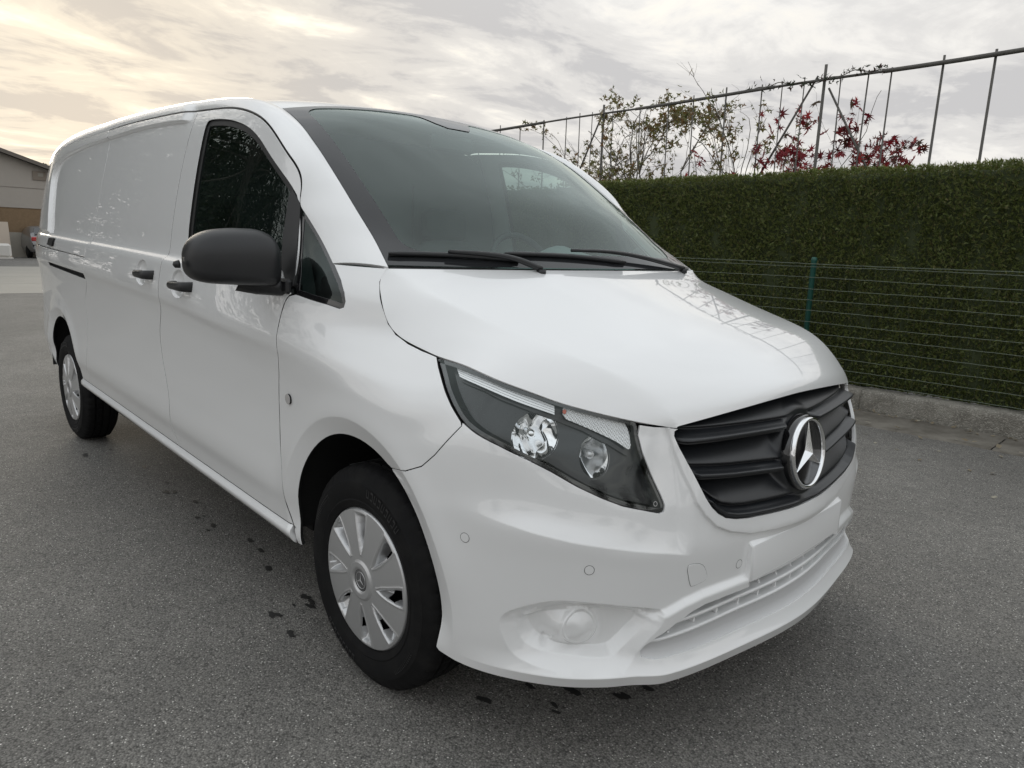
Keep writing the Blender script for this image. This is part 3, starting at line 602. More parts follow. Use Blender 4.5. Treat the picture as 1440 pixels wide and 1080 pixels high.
for i in range(NB):
    E, K, C = Ec[i], Kc[i], Cc[i]
    w = abs(K[1])
    y1 = np.linspace(0, 1, 60); crown = C+(K-C)*y1[:, None]; q = y1**2.0
    crown[:, 0] = C[0]+(K[0]-C[0])*q; crown[:, 2] = C[2]+(K[2]-C[2])*y1**1.7
    t2 = np.linspace(0, 1, 24)[1:, None]; M_ = (K+E)/2+np.array([0, -.004, .010])*np.linalg.norm(K-E)/.16
    side = (1-t2)**2*K+2*t2*(1-t2)*M_+t2**2*E
    L = np.concatenate([crown, side]); d = np.concatenate([[0], np.cumsum(np.linalg.norm(np.diff(L, axis=0), axis=1))])
    nq = MB_*2; w_ = np.linspace(0, d[-1], nq); L = np.stack([np.interp(w_, d, L[:, k]) for k in range(3)], 1)
    rows.append(L)
half = np.array(rows)
full = np.concatenate([half[:, ::-1], half[:, 1:]*[1, -1, 1]], 1)
g = full.copy()
for k in range(3):
    s_ = blur(blur(full[:, :, k], .8, 1), 3.2, 0); w0 = np.minimum(1, np.minimum(np.arange(full.shape[1]), np.arange(full.shape[1])[::-1])/8.)[None, :]*np.minimum(1, np.minimum(np.arange(NB), np.arange(NB)[::-1])/7.)[:, None]
    g[:, :, k] = full[:, :, k]*(1-w0)+s_*w0
body('bonnet', loftgrid(g, rim=.016), WHITE, van)
# --- windscreen
WE = [(-.079, -.787, 1.238), (-.206, -.757, 1.318), (-.30, -.747, 1.383), (-.45, -.732, 1.490), (-.60, -.717, 1.592), (-.75, -.702, 1.680), (-.86, -.690, 1.727), (-.925, -.684, 1.748)]
WCn = [(.020, 0, 1.2395), (-.08, 0, 1.318), (-.20, 0, 1.428), (-.40, 0, 1.560), (-.60, 0, 1.680), (-.75, 0, 1.760), (-.83, 0, 1.793), (-.875, 0, 1.808)]
WEc, WCc = curve(WE, 80), curve(WCn, 80)
def wsfn(a, bq, inset=0.):
    def pt(a, bq):
        t = np.clip(bq, -.02, 1.02)*79; i = np.clip(t.astype(int), 0, 78); f = (t-i)[:, None]; E = WEc[i]*(1-f)+WEc[i+1]*f; C = WCc[i]*(1-f)+WCc[i+1]*f
        q = np.abs(a)/.75; g_ = .62*q**2+.38*q**4
        return np.stack([C[:, 0]+(E[:, 0]-C[:, 0])*g_, E[:, 1]*q*np.where(a > 0, 1, -1), C[:, 2]+(E[:, 2]-C[:, 2])*g_], 1)
    a = np.asarray(a, float); bq = np.asarray(bq, float); e = .012
    P = pt(a, bq); n = np.cross(pt(a+e, bq)-pt(a-e, bq), pt(a, bq+e)-pt(a, bq-e)); n /= np.linalg.norm(n, axis=1)[:, None]+1e-12
    n = np.where(n[:, 2:3] < 0, -n, n); return P-n*inset, n
WS = [(-.75, 0), (.75, 0), (.75, 1), (-.75, 1)]
body('windscreen', panel_data(wsfn, WS, res=.03, rim=.005, inset=.002), WSG, van)
def rrect(x0, y0, x1, y1, rx, ry, n=8):
    out = []
    for cx, cy, a in ((x1-rx, y1-ry, 0), (x0+rx, y1-ry, 90), (x0+rx, y0+ry, 180), (x1-rx, y0+ry, 270)):
        out += [(cx+rx*math.cos(R(a+90*k/n)), cy+ry*math.sin(R(a+90*k/n))) for k in range(n+1)]
    return out
fr_in = rrect(-.680, .070, .680, .965, .07, .075)
fr_in = [p for p in fr_in if not (abs(p[0]) < .2 and p[1] > .9)]
i_t = next(i for i in range(len(fr_in)) if fr_in[i][0] < 0 and fr_in[i][1] > .9)
fr_in = fr_in[:i_t]+[(.17, .965), (.14, .952), (.10, .89), (.06, .855), (-.06, .855), (-.10, .89), (-.14, .952), (-.17, .965)]+fr_in[i_t:]
body('windscreen_border', panel_data(wsfn, WS, [fr_in], res=.02, rim=0, inset=-.0004), FRIT, van)
# --- side frame: windscreen pillar running into the roof rail
A_ = np.array([(1.810, 1.2305), (1.869, 1.272), (1.94, 1.325), (2.010, 1.378), (2.0415, 1.412)]+DGAP+GUT+ATOP[1:])
_a = curve(A_, 700); _t = np.gradient(_a, axis=0); _t /= np.linalg.norm(_t, axis=1)[:, None]; _o = np.interp(_a[:, 0], [1.8, 2.03, 2.06, 4.20, 4.24, 6], [.0, .0, .0065, .0045, .001, .001]); _a = _a+np.stack([-_t[:, 1], _t[:, 0]], 1)*_o[:, None]*np.where(_t[:, 0:1]*1 > -9, 1, 1); A3 = surf(_a[:, 0], _a[:, 1])
B3 = np.array(WE[:]+[(-1.03, -.690, 1.776), (-1.19, -.694, 1.795), (-1.55, -.700, 1.815), (-2.2, -.702, 1.826), (-3.0, -.702, 1.818), (-3.5, -.700, 1.800), (-4.0, -.690, 1.760), (-4.25, -.670, 1.695), (-4.37, -.640, 1.62), (-4.43, -.60, 1.54)])
B3[0] = (-.072, -.789, 1.2345)
def param(P):
    d = np.concatenate([[0], np.cumsum(np.linalg.norm(np.diff(P, axis=0), axis=1))]); return d
# match both curves by longitudinal position so that the cross-sections stay square to the pillar
_ia = lambda sv, after=0: int(np.argmin(np.abs(_a[:, 0]-sv)))
key_a = np.interp(range(len(A3)), [0, _ia(2.042), _ia(2.141), _ia(2.889), _ia(3.1), _ia(4.233), len(A3)-1], [0, .16, .26, .46, .50, .68, 1.0]); key_b = np.interp(range(len(B3)), [0, 3, 5, 7, 9, 11, 12, len(B3)-1], [0, .16, .26, .34, .40, .56, .68, 1.0])
NA_ = 260; tq = np.linspace(0, 1, NA_)
Af = np.stack([np.interp(tq, key_a, A3[:, k]) for k in range(3)], 1); Bf = np.stack([pchip(key_b, B3[:, k], tq) for k in range(3)], 1)
for k in range(3): Bf[3:-3, k] = blur(Bf[:, k], 1.5, 0)[3:-3]
bulge = np.interp(tq, [0, .1, .3, .45, .7, .9, 1], [.010, .016, .018, .022, .022, .03, .03])
tt = np.linspace(0, 1, 17)
D_ = Bf-Af; Tn = np.gradient((Af+Bf)/2, axis=0); Nf = np.cross(D_, Tn); Nf /= np.linalg.norm(Nf, axis=1)[:, None]; Nf = np.where((Nf[:, 1:2] > 0), -Nf, Nf)
FRM = np.stack([Af+D_*t+Nf*(bulge*4*(t*(1-t)))[:, None] for t in tt], 1)
body('side_frame', loftgrid(FRM, rim=.012), WHITE, van, True)
# --- roof
rx_ = np.array([-.9, -1.0, -1.19, -1.55, -2.2, -3.0, -3.5, -4.0, -4.25, -4.37, -4.43]); rz_ = np.array([1.812, 1.828, 1.850, 1.866, 1.874, 1.868, 1.848, 1.808, 1.74, 1.66, 1.57])
RC = curve([(-.88, 0, 1.8105)]+[(x-.0, 0, z) for x, z in zip(rx_[1:], rz_[1:])], 120)
RB = np.concatenate([curve(B3[7:], 120)])
RB[:, 1] += .004
q = np.linspace(-1, 1, 61); rows = []
for i in range(120):
    a = np.abs(q); g_ = .62*a**2+.38*a**4
    rows.append(np.stack([RC[i, 0]+(RB[i, 0]-RC[i, 0])*(.62*a**2+.38*a**4), RB[i, 1]*q*1.0, RC[i, 2]+(RB[i, 2]-RC[i, 2])*g_+.006*np.exp(-((a-.9)/.06)**2)*0], 1))
body('roof', loftgrid(np.array(rows), rim=.012), WHITE, van); ROOFP = np.array(rows)
tg = []
_sq = SMAX-np.abs(q)*(SMAX-6.063); _w = surf(_sq, np.full(61, 1.398)); _w[:, 1] = np.abs(_w[:, 1])*np.sign(q); _r0 = np.array(rows)[-1]
for t in np.linspace(0, 1, 8): tg.append(_r0*(1-t)+_w*t+np.stack([-.03*np.sin(math.pi*t)+0*q, 0*q, .015*np.sin(math.pi*t)+0*q], 1))
body('tailgate_top', loftgrid(np.array(tg), rim=.0), WHITE, van)
# --- glass and seals
win_in = offset(np.array(dens(WINF[::-1] if area(np.array(WINF)) < 0 else WINF, .02)), .020)
qw = np.array(dens(QWIN if area(np.array(QWIN)) > 0 else QWIN[::-1], .02)); qw_in = offset(qw, .013)
for nm, dd, m in (('window_seal', panel_data(FN, WINF, [win_in], res=.012, gap=-.001, rim=.004, inset=.008), SEAL), ('window', panel_data(FN, offset(win_in, -.004), res=.03, gap=0, rim=0, inset=.013), DOORG), ('window_pillar', panel_data(FN, chaik(DIV, 1), res=.012, gap=0, rim=.014, inset=-.003), BLACK)):
    plink(nm, dd, m, fd[0]); plink(nm, dd, m, fd[1], True)
body('quarter_window', panel_data(FN, qw_in, res=.02, gap=-.003, rim=0, inset=.006), DOORG, van, True)
body('quarter_window_seal', panel_data(FN, qw, [qw_in], res=.01, gap=-.001, rim=.004, inset=.004), GLOSSB, van, True)
# ------------------------------------------------------------------ grille
GRB = GR+[(-s, z) for s, z in GR[::-1] if s > 1e-6]; GRB = [p for i, p in enumerate(GRB) if i == 0 or p != GRB[i-1]]
def gline(S, pts): return np.interp(np.abs(S), [p[0] for p in pts], [p[1] for p in pts])
L1 = [(0, .862), (.12, .864), (.35, .870), (.56, .876)]; L2 = [(0, .750), (.12, .757), (.35, .775), (.54, .795)]; L3 = [(0, .653), (.2, .662), (.45, .690)]
LT = [(0, .953), (.6, .953)]; LB = [(0, .60), (.6, .60)]
grl = empty('grille', (0, 0, 0), van)
grille_back = body('backing', panel_data(FN, GRB, res=.03, gap=-.004, rim=0, inset=.075), SEAL, grl)
def slatfn(top, bot, lip=.020):
    def F(S, Z, inset=0.):
        def ins(S, Z):
            t = (gline(S, top)-Z)/(gline(S, top)-gline(S, bot)+1e-9); t = np.clip(t, 0, 1); zb = Z-gline(S, bot)
            a = np.hypot(S, (Z-.7895)*1.0); boss = 1-sstep((a-.114)/.028)
            w = .046*(1-sstep((t-.02)/.80))+.006            # leans back under the slat above, comes forward at its own lower lip
            w = w-.011*np.exp(-((zb-.011)/.0058)**4)+.016*np.exp(-((zb-.0265)/.0055)**2)
            w = w*(1-boss)+(.016)*boss
            return w+inset
        e = .0012; P = surf(S, Z, ins(S, Z)); A = surf(S+e, Z, ins(S+e, Z))-surf(S-e, Z, ins(S-e, Z)); B = surf(S, Z+e, ins(S, Z+e))-surf(S, Z-e, ins(S, Z-e))
        n = np.cross(B, A); n /= np.linalg.norm(n, axis=1)[:, None]+1e-12; return P, n
    return F
def slat_grid(hi, lo, bot, top_line):
    """structured strip between two lines, trimmed to the grille outline"""
    D2 = dens(GR, .002); zs = D2[:, 1]; n, m = 84, 170; rows = []; fn = slatfn(hi, bot)
    def wid(z): k = np.argsort(np.abs(zs-z))[:6]; return max(D2[k, 0].max(), .02)
    for t in np.linspace(0, 1, n):
        w = .5
        for _ in range(25):
            z = float(gline(w, lo)*(1-t)+gline(w, hi)*t); w = .5*w+.5*(wid(min(max(z, .653), .950)) if z > .652 else .02)
        S = np.linspace(-1, 1, m)*(w+.0035); Z = gline(S, lo)*(1-t)+gline(S, hi)*t
        rows.append(fn(S, Z, .028*sstep((np.abs(S)-(w-.012))/.014))[0])
    return np.array(rows)
GLO = [(p[0], p[1]) for p in GR[:8]]; GHI = [(0, .951), (.15, .950), (.279, .947), (.38, .942), (.456, .935), (.49, .9285), (.516, .9195), (.532, .911), (.541, .90)]
for lo, hi, bo in ((L1, GHI, L1), (L2, L1, L2), (GLO, L2, GLO)):
    body('slat', loftgrid(slat_grid(hi, lo, bo, hi), rim=.03, sides=(1, 1, 0, 0)), GRILLE, grl)
# badge: chrome ring and three-pointed star on a black disc
bt = math.atan2(.024, .207)
bz = .7895; bx = float(surf(np.array([0.]), np.array([bz]))[0, 0])+.004
badge = empty('badge', (bx, 0, bz-RAKE*bx), grl); badge.rotation_euler = (0, -bt, 0)
mb = MB(); mb.lathe([(.0, .0), (.096, .0), (.099, -.004), (.099, -.035)], 64, 'x'); mb.build('disc', mat('badge_black', (.006, .006, .007), .22, spec=.25), grl, badge.location, badge.rotation_euler)
mb = MB(); mb.lathe([(.0905, -.002), (.0912, .006), (.0935, .0095), (.0970, .0105), (.1005, .0090), (.1025, .004), (.1025, -.006)], 96, 'x'); badge_ring = mb.build('ring', CHROME, grl, badge.location, badge.rotation_euler)
mb = MB(); mb.lathe([(.1025, -.003), (.106, -.002), (.1085, -.008), (.110, -.025)], 72, 'x'); mb.build('badge_rim', GLOSSB, grl, badge.location, badge.rotation_euler)
mb = MB(); c0 = (.0165, 0, 0)
for k in range(3):
    a = R(90+120*k); t = np.array((0, math.cos(a), math.sin(a)))*.0915; w = .0205
    l = np.array((0, math.cos(a+R(60)), math.sin(a+R(60))))*w; r = np.array((0, math.cos(a-R(60)), math.sin(a-R(60))))*w
    T = t+(.004, 0, 0); mb.add([c0, T, l+(.0015, 0, 0), r+(.0015, 0, 0), T-(.004, 0, 0)], [(0, 1, 2), (0, 3, 1), (2, 1, 4), (3, 4, 1)])
mb.build('star', CHROME, grl, badge.location, badge.rotation_euler)
bpy.data.objects.remove(badge)
# ------------------------------------------------------------------ number plate holder, sensors, towing-eye cover
PROF = [(.790, .484), (.868, .484), (.8745, .4855), (.8765, .489), (.8765, .583), (.8745, .5875), (.870, .590), (.858, .6015), (.846, .613), (.80, .622)]
a = np.concatenate([[-.2845, -.284, -.2815, -.278], np.linspace(-.27, .27, 41), [.278, .2815, .284, .2845]]); rowsP = []
for i_, y in enumerate(a):
    e = {0: .0105, 1: .004, 2: .0012, 3: 0.}.get(min(i_, len(a)-1-i_), 0.); rowsP.append([(x-.10*y*y-(e if 0 < k < 9 else 0), -y, z+(e*.6 if k < 4 else -e*.6 if k < 7 else 0)) for k, (x, z) in enumerate(PROF)])
G = np.array(rowsP); capA = np.array([[(x-.06 if 0 < k < 9 else x, y, z) for k, (x, y, z) in enumerate(r_)] for r_ in (rowsP[0], rowsP[-1])]); G = np.concatenate([capA[:1]+np.array((0, -.004, 0)), G, capA[1:]+np.array((0, .004, 0))])
mb = MB(); n_, m_ = G.shape[:2]; mb.add(ground(G.reshape(-1, 3)), [(i*m_+k, (i+1)*m_+k, (i+1)*m_+k+1, i*m_+k+1) for i in range(n_-1) for k in range(m_-1)], 0, True); link('plate_holder', soft(mb.mesh('plate_holder'), 28), WHITE_PL, bumper)
SG = mat('sensor_ring', (.10, .10, .10), .5)
for s, z in ((1.085, .635), (.782, .592), (.319, .541), (-1.085, .635), (-.782, .592), (-.319, .541)):
    c = [(s+.0125*math.cos(R(15*k)), z+.0125*math.sin(R(15*k))) for k in range(24)]; c2 = [(s+.0108*math.cos(R(15*k)), z+.0108*math.sin(R(15*k))) for k in range(24)]
    ps = body('parking_sensor', panel_data(FN, c2, res=.01, gap=0, rim=.0015, inset=-.0010, edge=.003, dark=False), WHITE_PL, bumper)[0]
    body('seal', panel_data(FN, c, [c2], res=.01, gap=0, rim=0, inset=-.0005, edge=.003), SG, ps)
TOW = chaik([(.524, .583), (.500, .585), (.472, .579), (.455, .562), (.443, .535), (.449, .527), (.497, .519), (.505, .528)], 1)
tow = body('towing_eye_cover', panel_data(FN, offset(TOW if area(TOW) > 0 else TOW[::-1], .0016), res=.012, gap=0, rim=.002, inset=-.0015, edge=.004, dark=False), WHITE_PL, bumper)[0]
body('seal', panel_data(FN, TOW, [offset(TOW if area(TOW) > 0 else TOW[::-1], .0016)], res=.01, gap=0, rim=0, inset=-.0004, edge=.003), SG, tow)
# ------------------------------------------------------------------ lower air intake: back wall, two slats, ribs
itk = body('air_intake', panel_data(lambda a, b_, i=0.: surfn(a, b_, i+np.interp(b_, [.345, .375, .40, .48], [.004, .022, .060, .068])), INTF, res=.014, gap=-.010, rim=0), mat('intake_white', (.66, .665, .67), .45), bumper)[0]
for zl, w in (([(0, .437), (.3, .436), (.55, .428)], .54), ([(0, .401), (.3, .399), (.60, .388)], .615)):
    S = np.linspace(-w, w, 90); rows = []
    zz = gline(S, zl)
    for ins, dz in ((.062, -.002), (.010, -.0065), (.004, -.003), (.004, .003), (.010, .0055), (.062, .002)): rows.append(surf(S, zz+dz, ins+.012))
    body('slat', loftgrid(np.array(rows).transpose(1, 0, 2), rim=.0), WHITE_PL, bumper)
mb = MB()
for s in np.arange(-.54, .541, .09):
    for z0, z1 in ((.356, .398), (.402, .436), (.441, .466)):
        if abs(s) > .5 and z0 > .42: continue
        if abs(s) > .45 and z0 > .44: continue
        P = surf(np.array([s-.003, s+.003, s+.003, s-.003]*2), np.array([z0]*4+[z1]*4), np.array([.066, .066, .03, .03]*2)); P = ground(P)
        mb.add(P, [(0, 1, 2, 3), (4, 7, 6, 5), (0, 4, 5, 1), (1, 5, 6, 2), (2, 6, 7, 3), (3, 7, 4, 0)])
o = mb.build('intake_rib', WHITE_PL, itk); o['kind'] = 'stuff'
# ------------------------------------------------------------------ headlights
LAMPc = chaik(LAMP, 1)
lp = np.array(LAMPc if area(np.array(LAMPc)) > 0 else LAMPc[::-1])
head = body('headlight', panel_data(FN, lp, res=.012, gap=.0015, rim=.008, inset=.0045, edge=.008), LENS, van, True)
def sub(name, data, m, kids=head):
    plink(name, data, m, kids[0]); return plink(name, data, m, kids[1], True)
RF = [((.934, .882), .064, .056), ((.768, .839), .046, .051)]
def ell(c, rx, rz, n=40, k=1.): return np.array([(c[0]+k*rx*math.cos(2*math.pi*i/n), c[1]+k*rz*math.sin(2*math.pi*i/n)) for i in range(n)])
lin = offset(dens(lp, .008), .009)
LED = [(1.232, 1.012), (1.13, 1.0045), (1.051, .994), (.96, .974), (.886, .954), (.884, .933), (.988, .960), (1.105, .984), (1.203, .995)]
TURN = [(.862, .957), (.796, .945), (.716, .931), (.684, .925), (.668, .905), (.664, .862), (.676, .862), (.706, .879), (.758, .897), (.821, .916), (.862, .928)]
sub('lamp_seal', panel_data(FN, offset(dens(lp, .008), -.001), [lin], res=.012, gap=0, rim=0, inset=.006, edge=.008), GLOSSB)
sub('housing', panel_data(FN, lin, [ell(*r) for r in RF], res=.012, gap=-.003, rim=.003, inset=.034), LAMPD)
def ledfn(s, z, inset=0.): return surfn(s, z, inset)
# daytime light: four clear bars
LD = np.array(LED)
top = np.array([(1.232, 1.0125), (1.13, 1.005), (1.051, .9945), (.96, .9745), (.886, .9545)]); bot = np.array([(1.200, .9955), (1.105, .984), (1.03, .9705), (.95, .9505), (.884, .934)])
for k in range(4):
    a, b_ = k/4+.0, (k+1)/4-.035; U = top*(1-a)+bot*a; L = top*(1-b_)+bot*b_
    tilt = lambda a, b_, i=0.: (lambda P, N: (P, (N+np.array((0, 0, .8)))/np.linalg.norm(N+np.array((0, 0, .8)), axis=1)[:, None]))(*surfn(a, b_, i))
    sub('light_bar', panel_data(tilt, np.vstack([chaik(U, 1, False), chaik(L, 1, False)[::-1]]), res=.01, gap=0, rim=0, inset=.011, edge=.006, dark=False), LEDM)
def prism(s, z, inset=0.):
    i = inset+.002*np.sin(s*820)*np.sin(z*700+s*200); return surfn(s, z, i)[0], _pn(s, z, inset)
def _pn(s, z, inset):
    e = .0006; f = lambda a, b_: surf(a, b_, inset+.0022*np.sin(a*820)*np.sin(b_*700+a*200)); n = np.cross(f(s, z+e)-f(s, z-e), f(s+e, z)-f(s-e, z)); return n/np.linalg.norm(n, axis=1)[:, None]
sub('turn_signal', panel_data(prism, chaik(TURN, 1), res=.0022, gap=0, rim=.0, inset=.014, edge=.003, dark=False), LEDM)
sub('bulb', panel_data(FN, ell((.857, .943), .0048, .0048, 16), res=.006, gap=0, rim=.01, inset=.010, edge=.003), AMBER)
sub('trim_bar', panel_data(FN, [(1.19, .989), (1.10, .979), (1.0, .958), (.884, .927), (.80, .905), (.72, .877), (.668, .850), (.672, .843), (.724, .868), (.80, .897), (.886, .920), (1.0, .952), (1.10, .974), (1.2, .985)], res=.01, gap=0, rim=.02, inset=.024, edge=.008), LAMPD)
for (c, rx, rz) in RF:
    P0, N0 = surfn(np.array([c[0]]), np.array([c[1]]), .034); P0 = P0[0]; n_, m_ = 48, 16
    ax = np.array([.90, -.36, .06]); ax /= np.linalg.norm(ax); V = []
    rim_ = surf(*ell(c, rx, rz, n_).T, .0335); back = P0-ax*.052
    for j in range(m_):
        t = j/(m_-1); q = t**.5
        P = back+(rim_-back)*q[:, None] if np.ndim(q) else back+(rim_-back)*max(t, .12)**.55*1.0
        dp = ((rim_-back)@ax); P = back+(rim_-back-np.outer(dp, ax))*max(t, .10)+np.outer(dp*max(t, .10)**2, ax)
        fl = 1+.0*np.cos(np.arange(n_)); V.append(P)
    G = np.array(V).transpose(1, 0, 2); G = np.concatenate([G, G[:1]])
    # vertical facets
    du = np.gradient(G, axis=0); dv = np.gradient(G, axis=1); N = np.cross(du, dv); N /= np.linalg.norm(N, axis=2)[:, :, None]; N = np.where(((N@ax) < 0)[:, :, None], -N, N)
    idx = np.arange(G.shape[0]*m_).reshape(-1, m_); F = np.stack([idx[:-1, :-1], idx[1:, :-1], idx[1:, 1:], idx[:-1, 1:]], -1).reshape(-1, 4)
    yy = (G-P0)@np.array([.37, .93, 0]); N = N+np.array([.37, .93, 0])*(.10*np.sin(yy*190))[:, :, None]
    sub('reflector', (G.reshape(-1, 3), [F], (N/np.linalg.norm(N, axis=2)[:, :, None]).reshape(-1, 3)), REFL)
    
    mb = MB(); b0 = back+ax*.006; mb.tube([b0, b0+ax*.018, b0+ax*.030, b0+ax*.034], [.010, .011, .010, .003], 14); V = np.array(mb.v)
    for sgn, hp in ((1, head[0]), (-1, head[1])):
        m2 = MB(); m2.add(ground(V*[1, sgn, 1]), [f if sgn > 0 else f[::-1] for f in mb.f], 0, True); m2.build('bulb_shield', CHROME if rx > .05 else SATIN, hp)
# small round maker's mark low in the lens
for (s, z) in ((.607, .738),): sub('lens_mark', panel_data(FN, circ(s, z, .006, 16), [circ(s, z, .0045, 16)], res=.01, gap=0, rim=0, inset=.0038, edge=.002), SATIN)
# ------------------------------------------------------------------ repeater, door handles, hinge cap, rear lamp
rp = circ(1.932, .798, .016, 20)
body('side_repeater', panel_data(FN, rp, res=.01, gap=0, rim=.006, inset=-.007, edge=.004), mat('clear_lamp', (.50, .49, .48), .15, coat=1), van, True)
for root, sc, zc_ in ((fd, 2.800, 1.072), (sd_, 3.240, 1.081)):
    mb = MB(); n = 15; V = []
    t = np.linspace(-1, 1, n)
    S = sc-.008+t*.122/1.0*.62*1.45; out = .020+.024*(1-np.abs(t)**4)-.030*(np.abs(t) > .97)
    hz = .0165-.003*t
    B0 = surf(S, np.full(n, zc_)-.004*t, 0.)
    B0[:, 1] = np.interp(S, [S[0], S[-1]], [B0[0, 1], B0[-1, 1]])
    for i in range(n):
        for k in range(12):
            w = 2*math.pi*k/12; V.append(B0[i]+np.array([0, -out[i]+.011*math.cos(w)+.006, hz[i]*math.sin(w)]))
    V = ground(np.array(V)); F = [(i*12+k, i*12+(k+1) % 12, (i+1)*12+(k+1) % 12, (i+1)*12+k) for i in range(n-1) for k in range(12)]+[tuple(range(12))[::-1], tuple((n-1)*12+k for k in range(12))]
    for sg, pr in ((1, root[0]), (-1, root[1])):
        m2 = MB(); m2.add(V*[1, sg, 1], [f[::sg] for f in F], 0, True); m2.build('door_handle', BLACK, pr)
body('rail_end_cap', panel_data(FN, [(5.07, 1.110), (5.055, 1.152), (4.93, 1.157), (4.945, 1.107)], res=.03, gap=0, rim=.02, inset=-.012), BLACK, van, True)
# ------------------------------------------------------------------ wheel arches, underbody
for sg in (1, -1):
    for sc, zc_, r in ((0., .388, .41), (-3.43, .300, .42)):
        n = 40; V = []
        for k in range(n):
            w = math.pi*(1.0*k/(n-1)) if sc < -1 else math.pi*1.06*k/(n-1)-.03*math.pi
            for y in (-.925, -.55): V.append((sc+r*math.cos(w)*1.0, y*sg, zc_+r*math.sin(w)))
        F = [(2*k, 2*k+1, 2*k+3, 2*k+2) for k in range(n-1)]; o = link('wheel_arch_liner', mkmesh('wheel_arch_liner', ground(np.array(V)), F), DARK, van)
mb = MB(); mb.box((-1.72, 0, .36), (2.5, 1.66, .10)); mb.box((-1.9, 0, .37), (4.5, 1.0, .09)); mb.box((.25, 0, .42), (.70, 1.0, .16)); mb.box((.25, 0, .70), (.5, 1.0, .4)); mb.box((-1.6, 0, .17), (.12, 1.3, .04)); mb.tube([(-3.43, -.75, .335), (-3.43, .75, .335)], .05); mb.tube([(0, -.75, .345), (0, .75, .345)], .04)
mb.build('underbody', DARK, van)
# ------------------------------------------------------------------ wheels
def tyre_mesh(r, hub, w=.205):
    m = MB(); h = w/2
    prof = [(hub-.004, -h+.030), (hub+.010, -h+.010), (hub+.030, -h+.002), (hub+.034, -h+.004), (hub+.060, -h-.003), (r-.045, -h+.002), (r-.041, -h+.006), (r-.022, -h+.016), (r-.010, -h+.024), (r-.004, -h+.032), (r-.001, -h+.046), (r, -.045), (r-.009, -.043), (r-.009, -.035), (r, -.033), (r, -.006), (r-.009, -.004), (r-.009, .004), (r, .006), (r, .033), (r-.009, .035), (r-.009, .043), (r, .045), (r-.004, h-.03), (r-.04, h-.004), (hub+.03, h), (hub-.004, h-.03)]
    prof = [(a, b_) for a, b_ in prof]
    def md(rr, hh, i, k, w_):
        if 7 <= i <= 10 and (k % 5) == 0: return rr-(.004 if i > 7 else .002)
        if 14 <= i <= 15 and (k % 8) == (0 if i == 14 else 3): return rr-.007
        return rr
    m.lathe(prof, 240, 'y', mod=md); me = m.mesh('tyre'); return soft(me, 32)
def cap_mesh(r=.2185, ns=8):
    NR, NT = 70, 640; rr = np.concatenate([np.linspace(.0, .06, 16), np.linspace(.062, r-.006, 110), np.linspace(r-.005, r, 8)]); NR = len(rr)
    th = np.linspace(0, 2*math.pi, NT, endpoint=False); Rr, Th = np.meshgrid(rr, th, indexing='ij')
    d = .016+.012*(1-(Rr/r)**2)-.020*sstep((Rr-(r-.012))/.012)                       # outward bulge
    d += .006*sstep((.060-Rr)/.004)-.007*sstep((.037-Rr)/.003)
    ph = (Th+R(3))*ns/(2*math.pi); ph = (ph-np.floor(ph)-.5)*2*math.pi/ns            # angle from the middle of a slot
    ph = ph+np.interp(Rr, [.07, .21], [.05, -.05])                                   # windows lean like turbine petals
    halfw = np.interp(Rr, [.080, .10, .125, .165, .188, .203], [.0, .008, .0145, .0225, .026, .026]); a = np.abs(ph)*Rr
    sl = np.minimum(halfw-a, np.minimum(Rr-.082, .198-Rr))
    dep = np.interp(Rr, [.080, .105, .13, .165, .203], [.004, .022, .034, .034, .006]); side = np.where(ph > 0, .016, .007)
    d -= dep*sstep((sl+.0005)/side); d += .0018*np.exp(-((sl+.004)/.003)**2)
    V = np.stack([Rr*np.cos(Th), -d, Rr*np.sin(Th)], -1).reshape(-1, 3)
    idx = np.arange(NR*NT).reshape(NR, NT); nx = np.roll(idx, -1, 1); F = np.stack([idx[:-1], nx[:-1], nx[1:], idx[1:]], -1).reshape(-1, 4)
    hole = ((np.abs(ph+.05)*Rr < np.interp(Rr, [.118, .126, .155, .168], [0, .008, .012, .003])) & (Rr > .120) & (Rr < .166))[:-1].reshape(-1)
    return mkmesh('hub_cap', V, F[~hole])
TY, CP = tyre_mesh(.336, .205), cap_mesh()
mk = MB(); r_ = np.random.default_rng(2)
def wall_mark(a0_, a1_, r0_, r1_, y=-.1062):
    V = []; n = 3
    for i in range(n+1):
        w = a0_+(a1_-a0_)*i/n
        for rr in (r0_, r1_): V.append((rr*math.cos(w), y+.004*abs((rr-.275)/.03)**2, rr*math.sin(w)))
    mk.add(V, [(2*i, 2*i+2, 2*i+3, 2*i+1) for i in range(n)], 0, True)
for c_ in (1.15, 4.25):
    for k in range(9): w = c_+.07*k; wall_mark(w, w+.045, .262, .268); wall_mark(w, w+.010, .262, .288); wall_mark(w, w+.045, .283, .289) if k % 2 else wall_mark(w+.035, w+.045, .268, .288)
for c_ in (2.6, 5.7):
    for k in range(14): w = c_+.032*k; wall_mark(w, w+.006, .268, .280); wall_mark(w, w+.018, .278, .281)
wall_mark(0, 6.283, .2965, .2985) if False else None
MKM = mk.mesh('sidewall_mark')
rimb = MB(); rimb.lathe([(.20, -.075), (.205, -.06), (.19, -.02), (.185, .09), (.205, .095)], 48, 'y'); rimb.lathe([(.0, -.045), (.09, -.047), (.10, -.035), (.17, -.030), (.19, -.02)], 48, 'y'); RIMM = rimb.mesh('wheel')
lab = MB(); lab.lathe([(0, -.0285), (.033, -.0285), (.036, -.026)], 32, 'y'); LABM = lab.mesh('centre_cap')
stm = MB()
